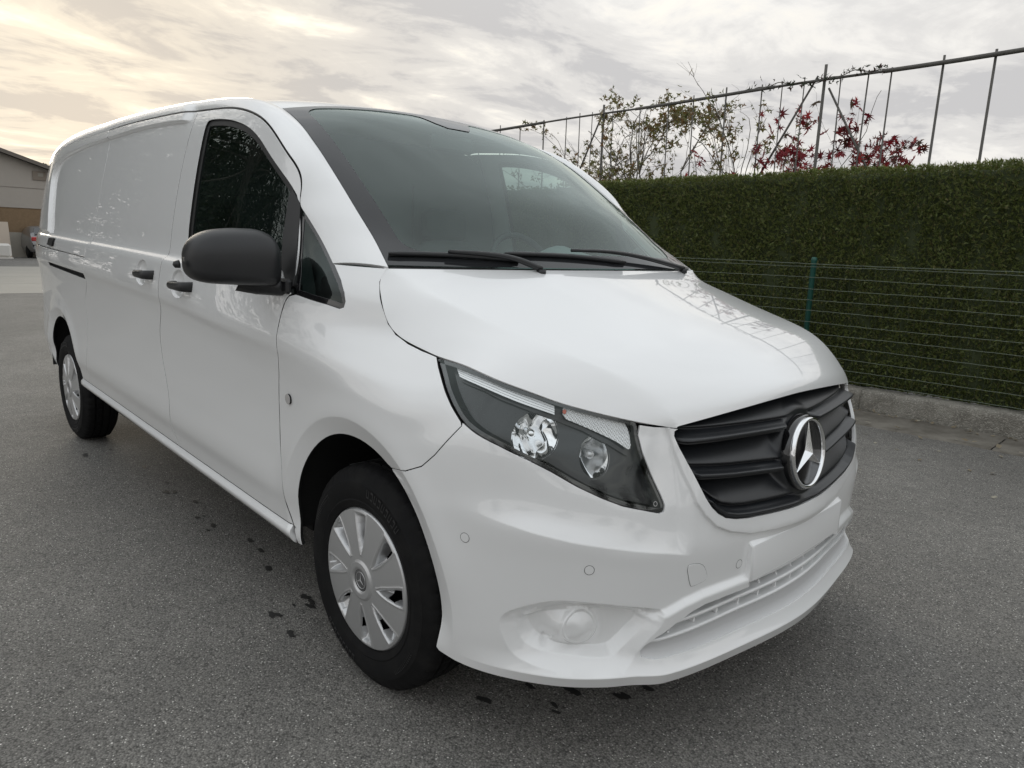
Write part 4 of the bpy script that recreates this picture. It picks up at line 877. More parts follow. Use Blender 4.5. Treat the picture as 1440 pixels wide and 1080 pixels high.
for k in range(3):
    a = R(90+120*k+14); t = np.array((math.cos(a), 0, math.sin(a))); l = np.array((math.cos(a+R(60)), 0, math.sin(a+R(60)))); r_ = np.array((math.cos(a-R(60)), 0, math.sin(a-R(60))))
    stm.add([(0, -.031, 0), t*.023+(0, -.0296, 0), l*.004+(0, -.0296, 0), r_*.004+(0, -.0296, 0)], [(0, 2, 1), (0, 1, 3)])
stm.lathe([(.0235, -.0287), (.0245, -.030), (.0255, -.0287)], 32, 'y'); STM = stm.mesh('star')
TYMK = mat('moulded_rubber', (.020, .020, .021), .5)
CAPM = mat('centre_cap_grey', (.16, .16, .165), .3, metal=.5)
for x, z, steer in ((0, .336, 0), (-3.43, .333, 0)):
    for sg in (1, -1):
        w = link('wheel', RIMM, SILVERD if not RIMM.materials else None, van, (x, -.822*sg, z), (0, R(17 if x == 0 else 160), 0 if sg > 0 else math.pi))
        link('tyre', TY, RUBBER if not TY.materials else None, w); c = link('hub_cap', CP, SATIN if not CP.materials else None, w, (0, -.078, 0))
        o = link('sidewall_mark', MKM, TYMK if not MKM.materials else None, w); o['kind'] = 'stuff'
        link('centre_cap', LABM, CAPM if not LABM.materials else None, w, (0, -.078, 0)); link('star', STM, SATIN if not STM.materials else None, w, (0, -.078, 0))
# ------------------------------------------------------------------ mirrors
def mirror_mesh(sg):
    m, n = 30, 44; V = []
    for i in range(m):
        u = -math.cos(math.pi*i/(m-1)); y = -(1.066-.132*u)      # u = -1: outboard tip
        wt = max(0., 1-abs(u)**(3.5 if u < 0 else 6.))**.42; wb = max(0., 1-abs(u)**(6. if u < 0 else 12.))**.34
        top_ = np.interp(u, [-1, -.5, 0, .5, .85, 1], [.080, .088, .094, .094, .087, .074]); bot_ = np.interp(u, [-1, -.5, 0, .5, 1], [.066, .071, .075, .079, .082]); zc_ = 1.222+.002*u
        xf = .092*max(0., 1-abs(u)**(3.0 if u < 0 else 6))**.42+.004; xb = .050*wb+.002
        for k in range(n):
            w = 2*math.pi*k/n; c, s_ = math.cos(w), math.sin(w)
            c2 = math.copysign(abs(c)**.75, c); s2 = math.copysign(abs(s_)**(.80 if s_ > 0 else .36), s_)
            x = -.505+(xf*c2 if c2 > 0 else xb*c2)+.020*u; z = zc_+(top_*wt if s2 > 0 else bot_*wb)*s2
            V.append((x, y*sg, z-RAKE*x))
    F = [(i*n+k, i*n+(k+1) % n, (i+1)*n+(k+1) % n, (i+1)*n+k) for i in range(m-1) for k in range(n)]+[tuple(range(n)), tuple((m-1)*n+k for k in range(n))[::-1]]
    if sg > 0: F = [f[::-1] for f in F]
    return mkmesh('mirror', V, F)
for sg, pr in ((1, fd[0]), (-1, fd[1])):
    mr = link('mirror', mirror_mesh(sg), BLACK, pr)
    m2 = MB(); m2.tube([(-.455, -.905*sg, 1.140), (-.462, -.945*sg, 1.140), (-.485, -.985*sg, 1.150), (-.505, -1.03*sg, 1.175)], [.026, .026, .036, .055], 16, flat=1); m2.box((-.450, -.925*sg, 1.146), (.085, .022, .046), .008); soft_me = m2.mesh('mirror_arm'); V = np.array(m2.v); 
    me = soft_me; co = np.empty(len(me.vertices)*3); me.vertices.foreach_get('co', co); co = co.reshape(-1, 3); co[:, 2] -= RAKE*co[:, 0]; me.vertices.foreach_set('co', co.ravel()); link('mirror_arm', me, BLACK, mr)
    m3 = MB(); m3.tube([(-.515, -1.2135*sg, 1.222), (-.522, -1.226*sg, 1.220), (-.524, -1.23*sg, 1.219)], [.012, .010, .002], 12); m3.build('turn_lamp', BLACK, mr)
# ------------------------------------------------------------------ wipers
def wp(a, b_, h): P, N = wsfn(np.array([a]), np.array([b_])); P = P[0]+N[0]*h; P[2] -= RAKE*P[0]; return P
def wiper(pts_blade, pts_arm, nm='wiper'):
    m = MB(); P = [wp(a, b_, .011) for a, b_ in pts_blade]; m.tube(curve(P, 14), np.interp(np.arange(14), [0, 1, 12, 13], [.004, .0075, .0075, .004]), 8)
    w = m.build(nm, BLACK, van); m = MB(); P = [wp(a, b_, .005) for a, b_ in pts_blade]; m.tube(curve(P, 10), .004, 6); m.build('wiper_rubber', SEAL, w)
    m = MB(); P = [wp(a, b_, h) for a, b_, h in pts_arm]; k = 14; m.tube(curve(P, k), np.linspace(.0055, .0105, k), 8); m.tube([P[-1], P[-1]+np.array((0, 0, -.02))], .016, 12); m.build('wiper_arm', BLACK, w)
wiper([(.735, .046), (.52, .042), (.31, .026)], [(.56, .046, .022), (.44, .036, .024), (.32, .014, .020), (.25, -.018, .012)])
wiper([(.35, .056), (.08, .052), (-.22, .026)], [(.05, .070, .020), (-.14, .066, .024), (-.40, .034, .020), (-.62, -.012, .012)])
cw = MB(); a = np.linspace(-.74, .74, 41); P, N = wsfn(a, np.zeros(41)); V = []
for p in P: V += [(p[0]-.004, p[1], p[2]-.004), (p[0]+.004, p[1]*1.0, p[2]-.010), (p[0]+.006, p[1]*.99, p[2]-.10)]
cw.add(ground(np.array(V)), [(3*i+k, 3*i+3+k, 3*i+4+k, 3*i+1+k) for i in range(40) for k in (0, 1)], 0, True); cw.build('cowl', BLACK, van)
# ------------------------------------------------------------------ cabin
mb = MB(); n = 31; V = []
for i in range(n):
    y = -.76+1.52*i/(n-1); hump = .105*math.exp(-((y-.38)/.22)**2)
    P, N = wsfn(np.array([y/.787*.75]), np.array([.02])); fx = P[0, 0]-.015
    V += [(fx, y, 1.205), (-.25, y*.97, 1.205+hump*.5), (-.47, y*.97, 1.20+hump), (-.55, y*.97, 1.16+hump*.8), (-.60, y*.97, .98), (-.52, y*.97, .72), (-.3, y*.97, .45)]
mb.add(ground(np.array(V)), [(7*i+k, 7*i+7+k, 7*i+8+k, 7*i+1+k) for i in range(n-1) for k in range(6)], 0, True); mb.build('dashboard', INTER, van)
mb = MB(); t = np.linspace(0, 2*math.pi, 49); c = np.array((-.70, .39, 1.195)); u_ = np.array((0, 1, 0)); v_ = np.array((-.50, 0, .866)); mb.tube([c+.19*(u_*math.cos(a)+v_*math.sin(a)) for a in t], .015, 10, cap=False)
for a in (R(-10), R(190), R(270)): mb.tube([c-np.array((-.03, 0, -.0)), c+.185*(u_*math.cos(a)+v_*math.sin(a))], .014, 8)
superbox(mb, c+(.03, 0, -.01), (.07, .17, .15), .6); mb.build('steering_wheel', INTERD, van)
def seat(y, w):
    m = MB(); superbox(m, (-1.02, y, .72), (.52, w, .18), .4); superbox(m, (-1.25, y, 1.02), (.15, w*.98, .62), .5, M=Matrix.Rotation(R(-12), 3, 'Y')); superbox(m, (-1.33, y, 1.40), (.11, w*.56, .17), .55); m.tube([(-1.31, y-.06, 1.26), (-1.32, y-.06, 1.38)], .008); m.tube([(-1.31, y+.06, 1.26), (-1.32, y+.06, 1.38)], .008)
    return m.build('seat', FABRIC, van)
for y, w in ((.40, .48), (-.18, .42), (-.60, .42)): seat(y, w)
_h = [(.90, .45), (.90, 1.14), (.885, 1.25), (.845, 1.48), (.785, 1.67), (.735, 1.75), (.6, 1.80)]; BK_ = [(-y, z) for y, z in _h[:1]]+_h+[(-y, z) for y, z in _h[:0:-1]]
mb = MB(); mb.add([(-1.45+dx, y, z) for dx in (0, -.03) for y, z in BK_], [tuple(range(14)), tuple(range(14, 28))[::-1]]+[(i, 14+i, 14+(i+1) % 14, (i+1) % 14) for i in range(14)]); mb.box((-1.445, 0, .9), (.02, 1.3, .03)); mb.box((-1.445, .3, 1.3), (.02, .03, .6)); mb.build('bulkhead', LINER, van)
_k = (RC[:, 0] > -1.5); HL = ROOFP[_k][1:, 6:-6].copy(); HL[:, :, 2] -= .022; body('headliner', loftgrid(HL, rim=.0), LINER, van)
mb = MB(); mb.box((-.9, 0, .44), (1.5, 1.6, .03)); mb.build('cabin_floor', INTERD, van)
mb = MB(); mb.tube([wp(0, .93, -.02)-np.array((.02, 0, 0)), wp(0, .90, -.05)], .012); P = wp(0, .87, -.07); mb.box(P, (.03, .22, .065), .012); mb.build('rear_view_mirror', INTERD, van)
for sg in (1, -1):
    mb = MB(); mb.box((-.98, -.855*sg, .80), (1.0, .03, .74), .01); mb.box((-.95, -.83*sg, 1.0), (.7, .07, .08), .02); mb.build('door_trim', INTERD, van)
# ------------------------------------------------------------------ ground
ASPH = mat('asphalt', (.09, .087, .082), .82, spec=.4); b = tree_of(ASPH); v = objcoord()
big = nz(v, .55, 5, .6); mid = nz(v, 9, 5, .65); fine = nz(v, 420, 2, .6)
base = mixc(ramp(big, [(.35, 0.), (.68, 1.)]), (.080, .077, .072), (.112, .108, .101)); base = mixc(mth('MULTIPLY', ramp(mid, [(.38, 0.), (.66, 1.)]), .5), base, (.070, .068, .065))
def vor(scale, out, feat='F1'): n = nd('ShaderNodeTexVoronoi', Scale=scale); n.feature = feat; lk(v, n.inputs['Vector']); return n.outputs[out]
cells = vor(190, 'Color'); sc_ = nt.nodes.new('ShaderNodeSeparateColor'); lk(cells, sc_.inputs[0]); dist_ = vor(190, 'Distance')
tone = ramp(sc_.outputs[0], [(0., .68), (.55, 1.), (1., 1.36)], 'LINEAR'); base = mixc(1.0, base, tone, 'MULTIPLY')
stone = mth('MULTIPLY', ramp(sc_.outputs[1], [(.928, 0.), (.945, 1.)], 'LINEAR'), ramp(dist_, [(.25, 1.), (.42, 0.)], 'LINEAR'))
sp2 = nd('ShaderNodeTexVoronoi', Scale=85.); lk(v, sp2.inputs['Vector']); s2c = nt.nodes.new('ShaderNodeSeparateColor'); lk(sp2.outputs['Color'], s2c.inputs[0])
stone2 = mth('MULTIPLY', ramp(s2c.outputs[1], [(.965, 0.), (.975, 1.)], 'LINEAR'), ramp(sp2.outputs['Distance'], [(.18, 1.), (.30, 0.)], 'LINEAR'))
st_c = mixc(sc_.outputs[2], (.30, .285, .26), (.50, .49, .47)); base = mixc(mth('MULTIPLY', mth('MAXIMUM', stone, stone2), .7), base, st_c)
pit = ramp(dist_, [(.0, 1.), (.55, .75), (.85, .35)], 'LINEAR'); base = mixc(1.0, base, pit, 'MULTIPLY')
base = mixc(1.0, base, (2.65, 2.64, 2.60), 'MULTIPLY')
lk(base, b.inputs['Base Color']); bump(b, mth('ADD', mth('MULTIPLY', dist_, -1.0), mth('MULTIPLY', fine, .5)), .55, .004)
tag(link('asphalt', mkmesh('asphalt', [(-500, -500, 0), (500, -500, 0), (500, 500, 0), (-500, 500, 0)], [(0, 1, 2, 3)]), ASPH), kind='structure')
CONC = mat('concrete', (.42, .40, .36), .85); b = tree_of(CONC); v = objcoord()
lk(mixc(nz(v, .8, 6, .65), mixc(nz(v, 25, 4), (.36, .34, .30), (.46, .44, .395)), (.30, .285, .255)), b.inputs['Base Color']); bump(b, nz(v, 60, 5), .2, .004)
yard = tag(empty('concrete_yard', (-20, -14, 0)), kind='structure')
for i in range(4): MB().box((2.4-i*3.2, 0, .002), (3.17, 46, .006)).build('slab', CONC, yard)
KERB = mat('kerb_concrete', (.2, .19, .17), .9); b = tree_of(KERB); v = objcoord(); n = nz(v, 5, 6, .7); vo_ = nd('ShaderNodeTexVoronoi', Scale=110.); lk(v, vo_.inputs['Vector'])
c_ = mixc(ramp(n, [(.35, 0.), (.65, 1.)]), (.19, .178, .155), (.34, .325, .285)); c_ = mixc(mth('MULTIPLY', nz(v, 38, 5, .7), .6), c_, (.15, .138, .115)); sc2 = nt.nodes.new('ShaderNodeSeparateColor'); lk(vo_.outputs['Color'], sc2.inputs[0])
c_ = mixc(mth('MULTIPLY', ramp(sc2.outputs[0], [(.70, 0.), (.85, 1.)], 'LINEAR'), .55), c_, (.44, .42, .37)); lk(c_, b.inputs['Base Color']); bump(b, mth('ADD', mth('MULTIPLY', vo_.outputs['Distance'], -1.), n), .7, .010)
# low kerb wall, cast in lengths with open joints
kw = tag(empty('kerb_wall', (0, 4.45, 0)), 'low rough concrete kerb wall along the foot of the hedge', 'kerb')
def slab(w, d, h, seed, nx=40, nz_=5):
    """a rough-edged concrete block: front face, top, ends"""
    r = np.random.default_rng(seed); xs = np.linspace(0, w, nx); prof = [(0, 0), (.004, h*.35), (.006, h*.7), (.012, h-.014), (.026, h-.002), (d*.5, h), (d, h-.004), (d, 0)]
    V = [(x, y+r.normal(0, .004)*(0 < i < 6), z+r.normal(0, .003)*(2 < i < 7)) for x in xs for i, (y, z) in enumerate(prof)]; m = len(prof)
    F = [(i*m+k, (i+1)*m+k, (i+1)*m+k+1, i*m+k+1) for i in range(nx-1) for k in range(m-1)]+[tuple(range(m)), tuple((nx-1)*m+k for k in range(m))[::-1]]
    return mkmesh('kerb_block', V, F)
for i in range(11): link('kerb_block', slab(1.994, .22, .195, i), KERB, kw, (-12.6+2.0*i, 0, 0))
GUT_M = mat('gutter_concrete', (.14, .13, .11), .9); b = tree_of(GUT_M); v = objcoord(); n = nz(v, 3.2, 6, .7)
c_ = mixc(ramp(n, [(.36, 0.), (.66, 1.)]), (.13, .118, .098), (.235, .218, .188)); c_ = mixc(mth('MULTIPLY', nz(v, 70, 5, .7), .5), c_, (.07, .062, .05)); lk(c_, b.inputs['Base Color']); bump(b, nz(v, 120, 5), .4, .006)
gt = tag(empty('gutter', (0, 4.18, 0)), kind='structure')
for i in range(18):
    r = np.random.default_rng(50+i); xs = np.linspace(0, 1.19, 14); j0, j1 = r.normal(0, .01, 2)
    V = []
    for x in xs: e = r.normal(0, .006); V += [(x, -.245+e, -.002), (x, -.235+e, .010), (x, 0, .014), (x, .24, .022)]
    F = [(4*a+k, 4*a+4+k, 4*a+5+k, 4*a+1+k) for a in range(13) for k in range(3)]; link('gutter_slab', mkmesh('gutter_slab', V, F), GUT_M, gt, (-13.9+1.2*i+.02, 0, 0), (0, 0, 0))
# dark drips on the asphalt
DROP = mat('oil_drip', (.028, .027, .026), .6); mb = MB(); r = np.random.default_rng(3)
for (x, y) in [(-1.61, -.82), (-3.02, -.82), (-2.55, -.77), (-2.2, -.76), (-2.05, -.81), (-2.02, -.78), (-1.82, -.75), (-1.47, -.8), (-1.08, -.75), (-.9, -.8), (-.59, -.8), (-.54, -.8), (-.52, -.82), (-.55, -.95), (-.39, -.96), (.34, -.55), (.44, -.47), (.55, -.38), (.57, -.28), (.45, -.56), (.58, -.09), (.61, -.02), (-2.98, -.97), (-1.21, -.74), (.52, -.2), (.63, .25), (.57, .1), (.3, -.7)]:
    for q_ in range(1+(r.random() < .45)):
        n = 14; s = r.uniform(.010, .021)*(1 if q_ == 0 else .6); cx, cy = x+q_*r.normal(0, .03), y+q_*r.normal(0, .02); a0_ = r.uniform(0, 3)
        rad = s*(1+.28*np.sin(np.arange(n)*2*np.pi/n*2+a0_)+r.normal(0, .16, n)); V = [(cx, cy, .0032)]+[(cx+1.35*rad[k]*math.cos(2*math.pi*k/n), cy+.85*rad[k]*math.sin(2*math.pi*k/n), .0028) for k in range(n)]
        mb.add(V, [(0, 1+k, 1+(k+1) % n) for k in range(n)])
tag(mb.build('oil_drips', DROP), kind='stuff')
# ------------------------------------------------------------------ leaf helpers
def leafmat(name, cols, rough=.6, trans=.4):
    m = mat(name, cols[0], rough); b = tree_of(m); g = nt.nodes.new('ShaderNodeNewGeometry'); n = len(cols)
    c = ramp(g.outputs['Random Per Island'], [((i+.5)/n, c) for i, c in enumerate(cols)], 'LINEAR'); lk(c, b.inputs['Base Color'])
    if trans:      # leaves let some light through
        tl = nt.nodes.new('ShaderNodeBsdfTranslucent'); lk(c, tl.inputs[0]); mx = nt.nodes.new('ShaderNodeMixShader'); mx.inputs[0].default_value = trans; lk(b.outputs[0], mx.inputs[1]); lk(tl.outputs[0], mx.inputs[2]); lk(mx.outputs[0], nt.nodes['Material Output'].inputs[0])
    return m
def frames(D, r):
    """unit vectors D (n,3) -> a perpendicular direction each"""
    t = r.normal(size=D.shape); W = np.cross(D, t); return W/(np.linalg.norm(W, axis=1)[:, None]+1e-9)
def leaf_quads(P, D, W, L, w, fold=None):
    """diamond leaves: base P, direction D, width direction W"""
    n = len(P); L = np.broadcast_to(L, n)[:, None]; w = np.broadcast_to(w, n)[:, None]
    V = np.stack([P, P+D*L*.45+W*w, P+D*L, P+D*L*.45-W*w], 1).reshape(-1, 3); F = np.arange(4*n).reshape(n, 4); return V, F
def star_leaves(P, D, W, L, lobes=5):
    n = len(P); N_ = np.cross(D, W); pts = [P]; k = lobes*2+1
    for i in range(k):
        a = math.pi*(.80-1.6*i/(k-1)); rr = (1.0-.32*abs(a)/2.5 if i % 2 == 0 else .30); pts.append(P+(D*math.cos(a)+W*math.sin(a))*(L*rr)[:, None]+N_*(L*.10*(-1)**i)[:, None])
    V = np.stack(pts, 1).reshape(-1, 3); m = k+1; base = np.arange(n)[:, None]*m
    F = np.concatenate([np.stack([base[:, 0], base[:, 0]+i, base[:, 0]+i+1], 1) for i in range(1, k)]); return V, F
# ------------------------------------------------------------------ hedge
HY, HX0, HX1, HZ = 4.80, -13.0, 7.0, 2.10
hedge = tag(empty('hedge', ((HX0+HX1)/2, HY+.45, 0)), 'tall square-clipped dark green conifer hedge behind the wire fence', 'hedge'); hl = np.array(hedge.location)
HG = leafmat('hedge_leaf', [(.080, .105, .028), (.112, .145, .038), (.145, .185, .050), (.170, .215, .060), (.205, .25, .072), (.130, .165, .046), (.24, .265, .088), (.21, .175, .078)], .5)
r = np.random.default_rng(11)
def sprays(n, x0, x1, face):
    x = r.uniform(x0, x1, n)
    if face == 'front': z = .17+(HZ-.17)*r.random(n); y = HY+np.abs(r.normal(0, .035, n))-.02+.022*np.sin(x*5.1+z*3)*np.sin(z*4.3-x*2.2)+.012*np.sin(x*17+z*11); D = np.stack([r.normal(0, .45, n), -np.abs(r.normal(.55, .25, n)), r.normal(.35, .55, n)], 1)
    else: y = HY+r.uniform(-.02, .9, n); z = HZ-np.abs(r.normal(0, .02, n))+.010*np.sin(x*4)+.006*np.sin(x*13+1); D = np.stack([r.normal(0, .6, n), r.normal(-.2, .5, n), np.abs(r.normal(.5, .3, n))], 1)
    return np.stack([x, y, z], 1), D/np.linalg.norm(D, axis=1)[:, None]
Ps, Ds = [], []
for n, a0_, a1_, f in ((52000, -4.4, 1.3, 'front'), (13000, -4.6, 1.3, 'top'), (5000, HX0, -4.4, 'front'), (1800, HX0, -4.6, 'top'), (6500, 1.3, HX1, 'front'), (1900, 1.3, HX1, 'top')):
    P_, D_2 = sprays(n, a0_, a1_, f); Ps.append(P_); Ds.append(D_2)
Ps, Ds = np.concatenate(Ps), np.concatenate(Ds); Wd = frames(Ds, r); VV, FF = [], []; o_ = 0
for k in range(5):       # flat fans of scale-leaf twigs
    t = (k-2)/2; L = r.uniform(.022, .044, len(Ps))*(1-.35*abs(t)); d = Ds*math.cos(t*.48)+Wd*math.sin(t*.48)+r.normal(0, .16, Ds.shape); d /= np.linalg.norm(d, axis=1)[:, None]
    v_, f_ = leaf_quads(Ps+Ds*(.012*(1-abs(t)))[:, None] if False else Ps+Ds*.012*(1-abs(t)), d, np.cross(d, np.cross(Ds, Wd)), L, np.where((Ps[:, 0] > -4.6) & (Ps[:, 0] < 1.4), .0026+.0014*r.random(len(Ps)), .008)); VV.append(v_); FF.append(f_+o_); o_ += len(v_)
tag(link('foliage', mkmesh('foliage', np.concatenate(VV)-hl, np.concatenate(FF), smooth=False), HG, hedge), kind='stuff')
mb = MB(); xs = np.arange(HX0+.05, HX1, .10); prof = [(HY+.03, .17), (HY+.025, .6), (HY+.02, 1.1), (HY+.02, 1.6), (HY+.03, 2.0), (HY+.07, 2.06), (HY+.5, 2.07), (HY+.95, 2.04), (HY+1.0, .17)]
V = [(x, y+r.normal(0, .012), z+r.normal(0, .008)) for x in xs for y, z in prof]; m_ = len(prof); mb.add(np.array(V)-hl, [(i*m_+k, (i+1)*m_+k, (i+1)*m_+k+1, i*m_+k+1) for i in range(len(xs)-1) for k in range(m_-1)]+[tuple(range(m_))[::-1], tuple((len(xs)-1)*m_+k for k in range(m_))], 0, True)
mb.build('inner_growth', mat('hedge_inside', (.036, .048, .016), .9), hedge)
# ------------------------------------------------------------------ wire fence
GREEN = mat('green_coated_post', (.018, .095, .075), .45); WIRE = mat('galvanised_green_wire', (.20, .235, .185), .5)
fence = tag(empty('wire_fence', (0, 4.56, .19)), 'low green mesh fence of thin wires on round posts in front of the hedge', 'fence')
for x in (-6.19, -3.69, -1.19, 1.31, 3.81):
    mb = MB(); mb.lathe([(.0, -.12), (.024, -.12), (.024, 1.085), (.0265, 1.09), (.0265, 1.112), (.020, 1.122), (0, 1.126)], 20, 'z'); mb.build('post', GREEN, fence, (x, 0, 0))
def wob(x0, x1, z, y, n=40, a=.004, ph=0): xs = np.linspace(x0, x1, n); return [(x, y+.004*math.sin(x*3+ph), z+a*math.sin(x*2.1+ph*2)+.0015*math.sin(x*47+ph)) for x in xs]
for i, z in enumerate([1.066, 1.040, .94, .84, .74, .64, .54, .44, .34, .24, .14, .045]):
    mb = MB(); mb.tube(wob(-8.7, 4.2, z, -.028, 160, .004, i), .0019 if i else .0022, 5); mb.build('wire', WIRE, fence)
mb = MB()
for x in np.arange(-4.4, 1.4, .0508): mb.tube([(x, -.0245, .02), (x+.002, -.0245, .55), (x, -.0245, 1.07)], .00085, 4, cap=False)
tag(mb.build('upright_wires', mat('thin_wire', (.05, .065, .045), .5), fence), kind='stuff')
# ------------------------------------------------------------------ pole frame above the hedge
POLE = mat('weathered_pole', (.10, .095, .088), .75); b = tree_of(POLE); v = objcoord((3, 3, .6)); lk(mixc(nz(v, 6, 5), (.07, .066, .06), (.15, .142, .13)), b.inputs['Base Color'])
fr_ = tag(empty('pole_trellis', (-3.5, 5.95, 0)), 'long dark trellis of thin upright poles under one top rail rising above the hedge', 'trellis')
PX = [(-10.4, .016), (-9.8, .014), (-9.3, .014), (-8.7, .02), (-8.0, .014), (-7.5, .014), (-6.99, .015), (-6.54, .014), (-6.04, .020), (-5.59, .014), (-5.34, .013), (-5.11, .012), (-4.91, .032), (-4.75, .012), (-4.3, .014), (-3.86, .015), (-3.5, .015), (-3.06, .020), (-2.61, .015), (-2.37, .012), (-2.12, .012), (-1.9, .032), (-1.73, .013), (-1.45, .016), (-1.23, .016), (-.77, .023), (-.345, .024), (.1, .02), (.55, .02)]
r = np.random.default_rng(5); railz = lambda x: np.interp(x, [-10.5, -7, -4.3, -1.2, .8], [3.07, 3.105, 3.135, 3.168, 3.19])
for x, w in PX:
    lean = {-.77: -.035, -.345: -.022, -1.45: -.04, -1.23: -.025}.get(x, r.normal(0, .010)); top = railz(x)+{-1.9: .16, -4.91: .12, -3.06: .09}.get(x, r.uniform(.02, .075)); top = min(top, railz(x)+.16)
    mb = MB(); mb.tube([(lean*1.0, 0, 0), (lean*.5+r.normal(0, .004), r.normal(0, .01), 1.6), (0, -.02, float(top))], [w*.62, w*.58, w*.48], 9); mb.build('pole', POLE, fr_, (x+3.5, 0, 0))
for x0, x1, w in ((-10.6, -7.2, .014), (-7.3, -6.0, .020), (-6.1, -4.2, .013), (-4.35, -2.45, .019), (-2.6, -1.25, .014), (-1.3, .75, .022)):
    mb = MB(); xs = np.linspace(x0, x1, 7); mb.tube([(x+3.5, -.045, float(railz(x))+.006*math.sin(x*2)) for x in xs], w, 9); mb.build('rail', POLE, fr_)
for x0, z0, x1, z1 in ((-1.98, 3.22, -2.75, 1.9), (-1.85, 3.08, -1.15, 1.85), (-4.93, 3.15, -5.6, 1.9)):
    mb = MB(); mb.tube([(x0+3.5, -.01, z0), (x1+3.5, .03, z1)], [.011, .014], 8); mb.build('brace', POLE, fr_)
# ------------------------------------------------------------------ trees above the hedge
def branchy(r, base, stems, top, spread, lev=3, kink=.10, r0=.022, up=.5):
    """a list of tapered branches and the twig points that carry leaves"""
    tubes = []; tips = []
    def grow(p, d, L, rad, l):
        n = 6; P = [np.array(p)]; dd = np.array(d)
        for i in range(n): dd = dd+r.normal(0, kink, 3)+np.array((0, 0, .05*up)); dd /= np.linalg.norm(dd); P.append(P[-1]+dd*L/n)
        tubes.append((P, np.linspace(rad, rad*.45, n+1), l))
        if l == 0:
            tips.extend([(q, dd) for q in P[2:]]); return
        for k in range(r.integers(3, 6) if l > 1 else r.integers(2, 5)):
            i = r.integers(1, n+1); a = r.normal(0, 1, 3); a -= a@dd*dd; a /= np.linalg.norm(a); nd_ = dd*.75+a*r.uniform(.4, .9)+np.array((0, 0, .15*up)); nd_ /= np.linalg.norm(nd_); grow(P[i], nd_, L*r.uniform(.38, .62), rad*.5, l-1)
    for s in range(stems):
        a = r.uniform(0, 2*math.pi); t = np.array(base)+np.array((math.cos(a)*.12, math.sin(a)*.1, 0)); e = np.array((base[0]+spread[0]*r.uniform(-1, 1), base[1]+spread[1]*r.uniform(-1, 1), top*r.uniform(.78, 1.0)))
        d = e-t; L = np.linalg.norm(d); grow(t, d/L, L*.92, r0, lev)
    return tubes, tips
def tree_thing(name, label, loc, tubes, tips, bark, leaf, lm, group=None, cat='tree'):
    root = tag(empty(name, loc), label, cat, group); mb = MB()
    for P, rad, l in tubes: mb.tube(P, rad, 6 if l > 1 else 4, cap=False)
    mb.build('trunk', bark, root)
    if leaf is not None: V, F = leaf; tag(link('crown', mkmesh('crown', V, F, smooth=False), lm, root), kind='stuff')
    return root
BARK = mat('grey_bark', (.13, .115, .095), .9); b = tree_of(BARK); lk(mixc(nz(objcoord(), 14, 5), (.08, .07, .058), (.18, .165, .14)), b.inputs['Base Color'])
r = np.random.default_rng(21); tb, tp = branchy(r, (0, 0, 0), 24, 2.68, (1.9, .4), 3, .12, .016, .30)
def tame(tb, tp, x0, x1, zt):
    def f(p): p = np.array(p, float); p[2] = p[2] if p[2] < zt else zt+(p[2]-zt)*.35; p[0] = min(max(p[0], x0+(p[0]-x0)*.35 if p[0] < x0 else p[0]), x1+(p[0]-x1)*.35 if p[0] > x1 else p[0]); return p
    return [([f(q) for q in P], r_, l) for P, r_, l in tb], [(f(q), d) for q, d in tp]
tb, tp = tame(tb, tp, -1.45, 1.25, 3.05)
P = np.array([p for p, d in tp]); D = np.array([d for p, d in tp]); k = (P[:, 2] > 1.9); cl_ = np.sin(P[:, 0]*3.1+1)+np.sin(P[:, 2]*4.2+P[:, 0]*1.7)+r.normal(0, .8, len(P)); k &= (cl_ > -.1); P, D = P[k], D[k]
P = np.repeat(P, 2, 0)+r.normal(0, .025, (2*len(P), 3)); D = r.normal(0, .6, P.shape)+(0, 0, -.5); D /= np.linalg.norm(D, axis=1)[:, None]
AUT = leafmat('autumn_leaf', [(.10, .12, .035), (.16, .15, .045), (.17, .11, .045), (.20, .11, .045), (.14, .16, .045), (.22, .13, .06), (.11, .12, .04), (.19, .18, .055)], .6)
tree_thing('autumn_tree', 'half bare many-stemmed tree with sparse brown and green leaves behind the hedge', (-4.62, 6.9, 0), tb, tp, BARK, star_leaves(P, D, frames(D, r), r.uniform(.03, .066, len(P)), 3), AUT)
r = np.random.default_rng(33); tb, tp = branchy(r, (0, 0, 0), 9, 2.40, (.60, .25), 3, .12, .010, .2)
tb, tp = tame(tb, tp, -.80, .52, 3.0)
P = np.array([p for p, d in tp]); k = (P[:, 2] > 1.95) & (P[:, 2] < 3.15) & (P[:, 1] > -.45) & (r.random(len(P)) < np.interp(P[:, 2], [2, 2.5, 3.1], [.80, .75, .60])); P = P[k]; P = P+r.normal(0, .03, P.shape); D = r.normal(0, .55, P.shape)+(0, -.25, -.35); D /= np.linalg.norm(D, axis=1)[:, None]
RED = leafmat('red_maple_leaf', [(.17, .010, .02), (.26, .018, .03), (.34, .025, .035), (.13, .014, .02), (.08, .02, .02), (.42, .04, .045), (.08, .05, .025)], .5)
tree_thing('red_maple', 'small maple with deep red star-shaped leaves poking over the hedge', (-2.08, 6.35, 0), tb, tp, BARK, star_leaves(P, D, frames(D, r), r.uniform(.06, .105, len(P)), 7), RED)
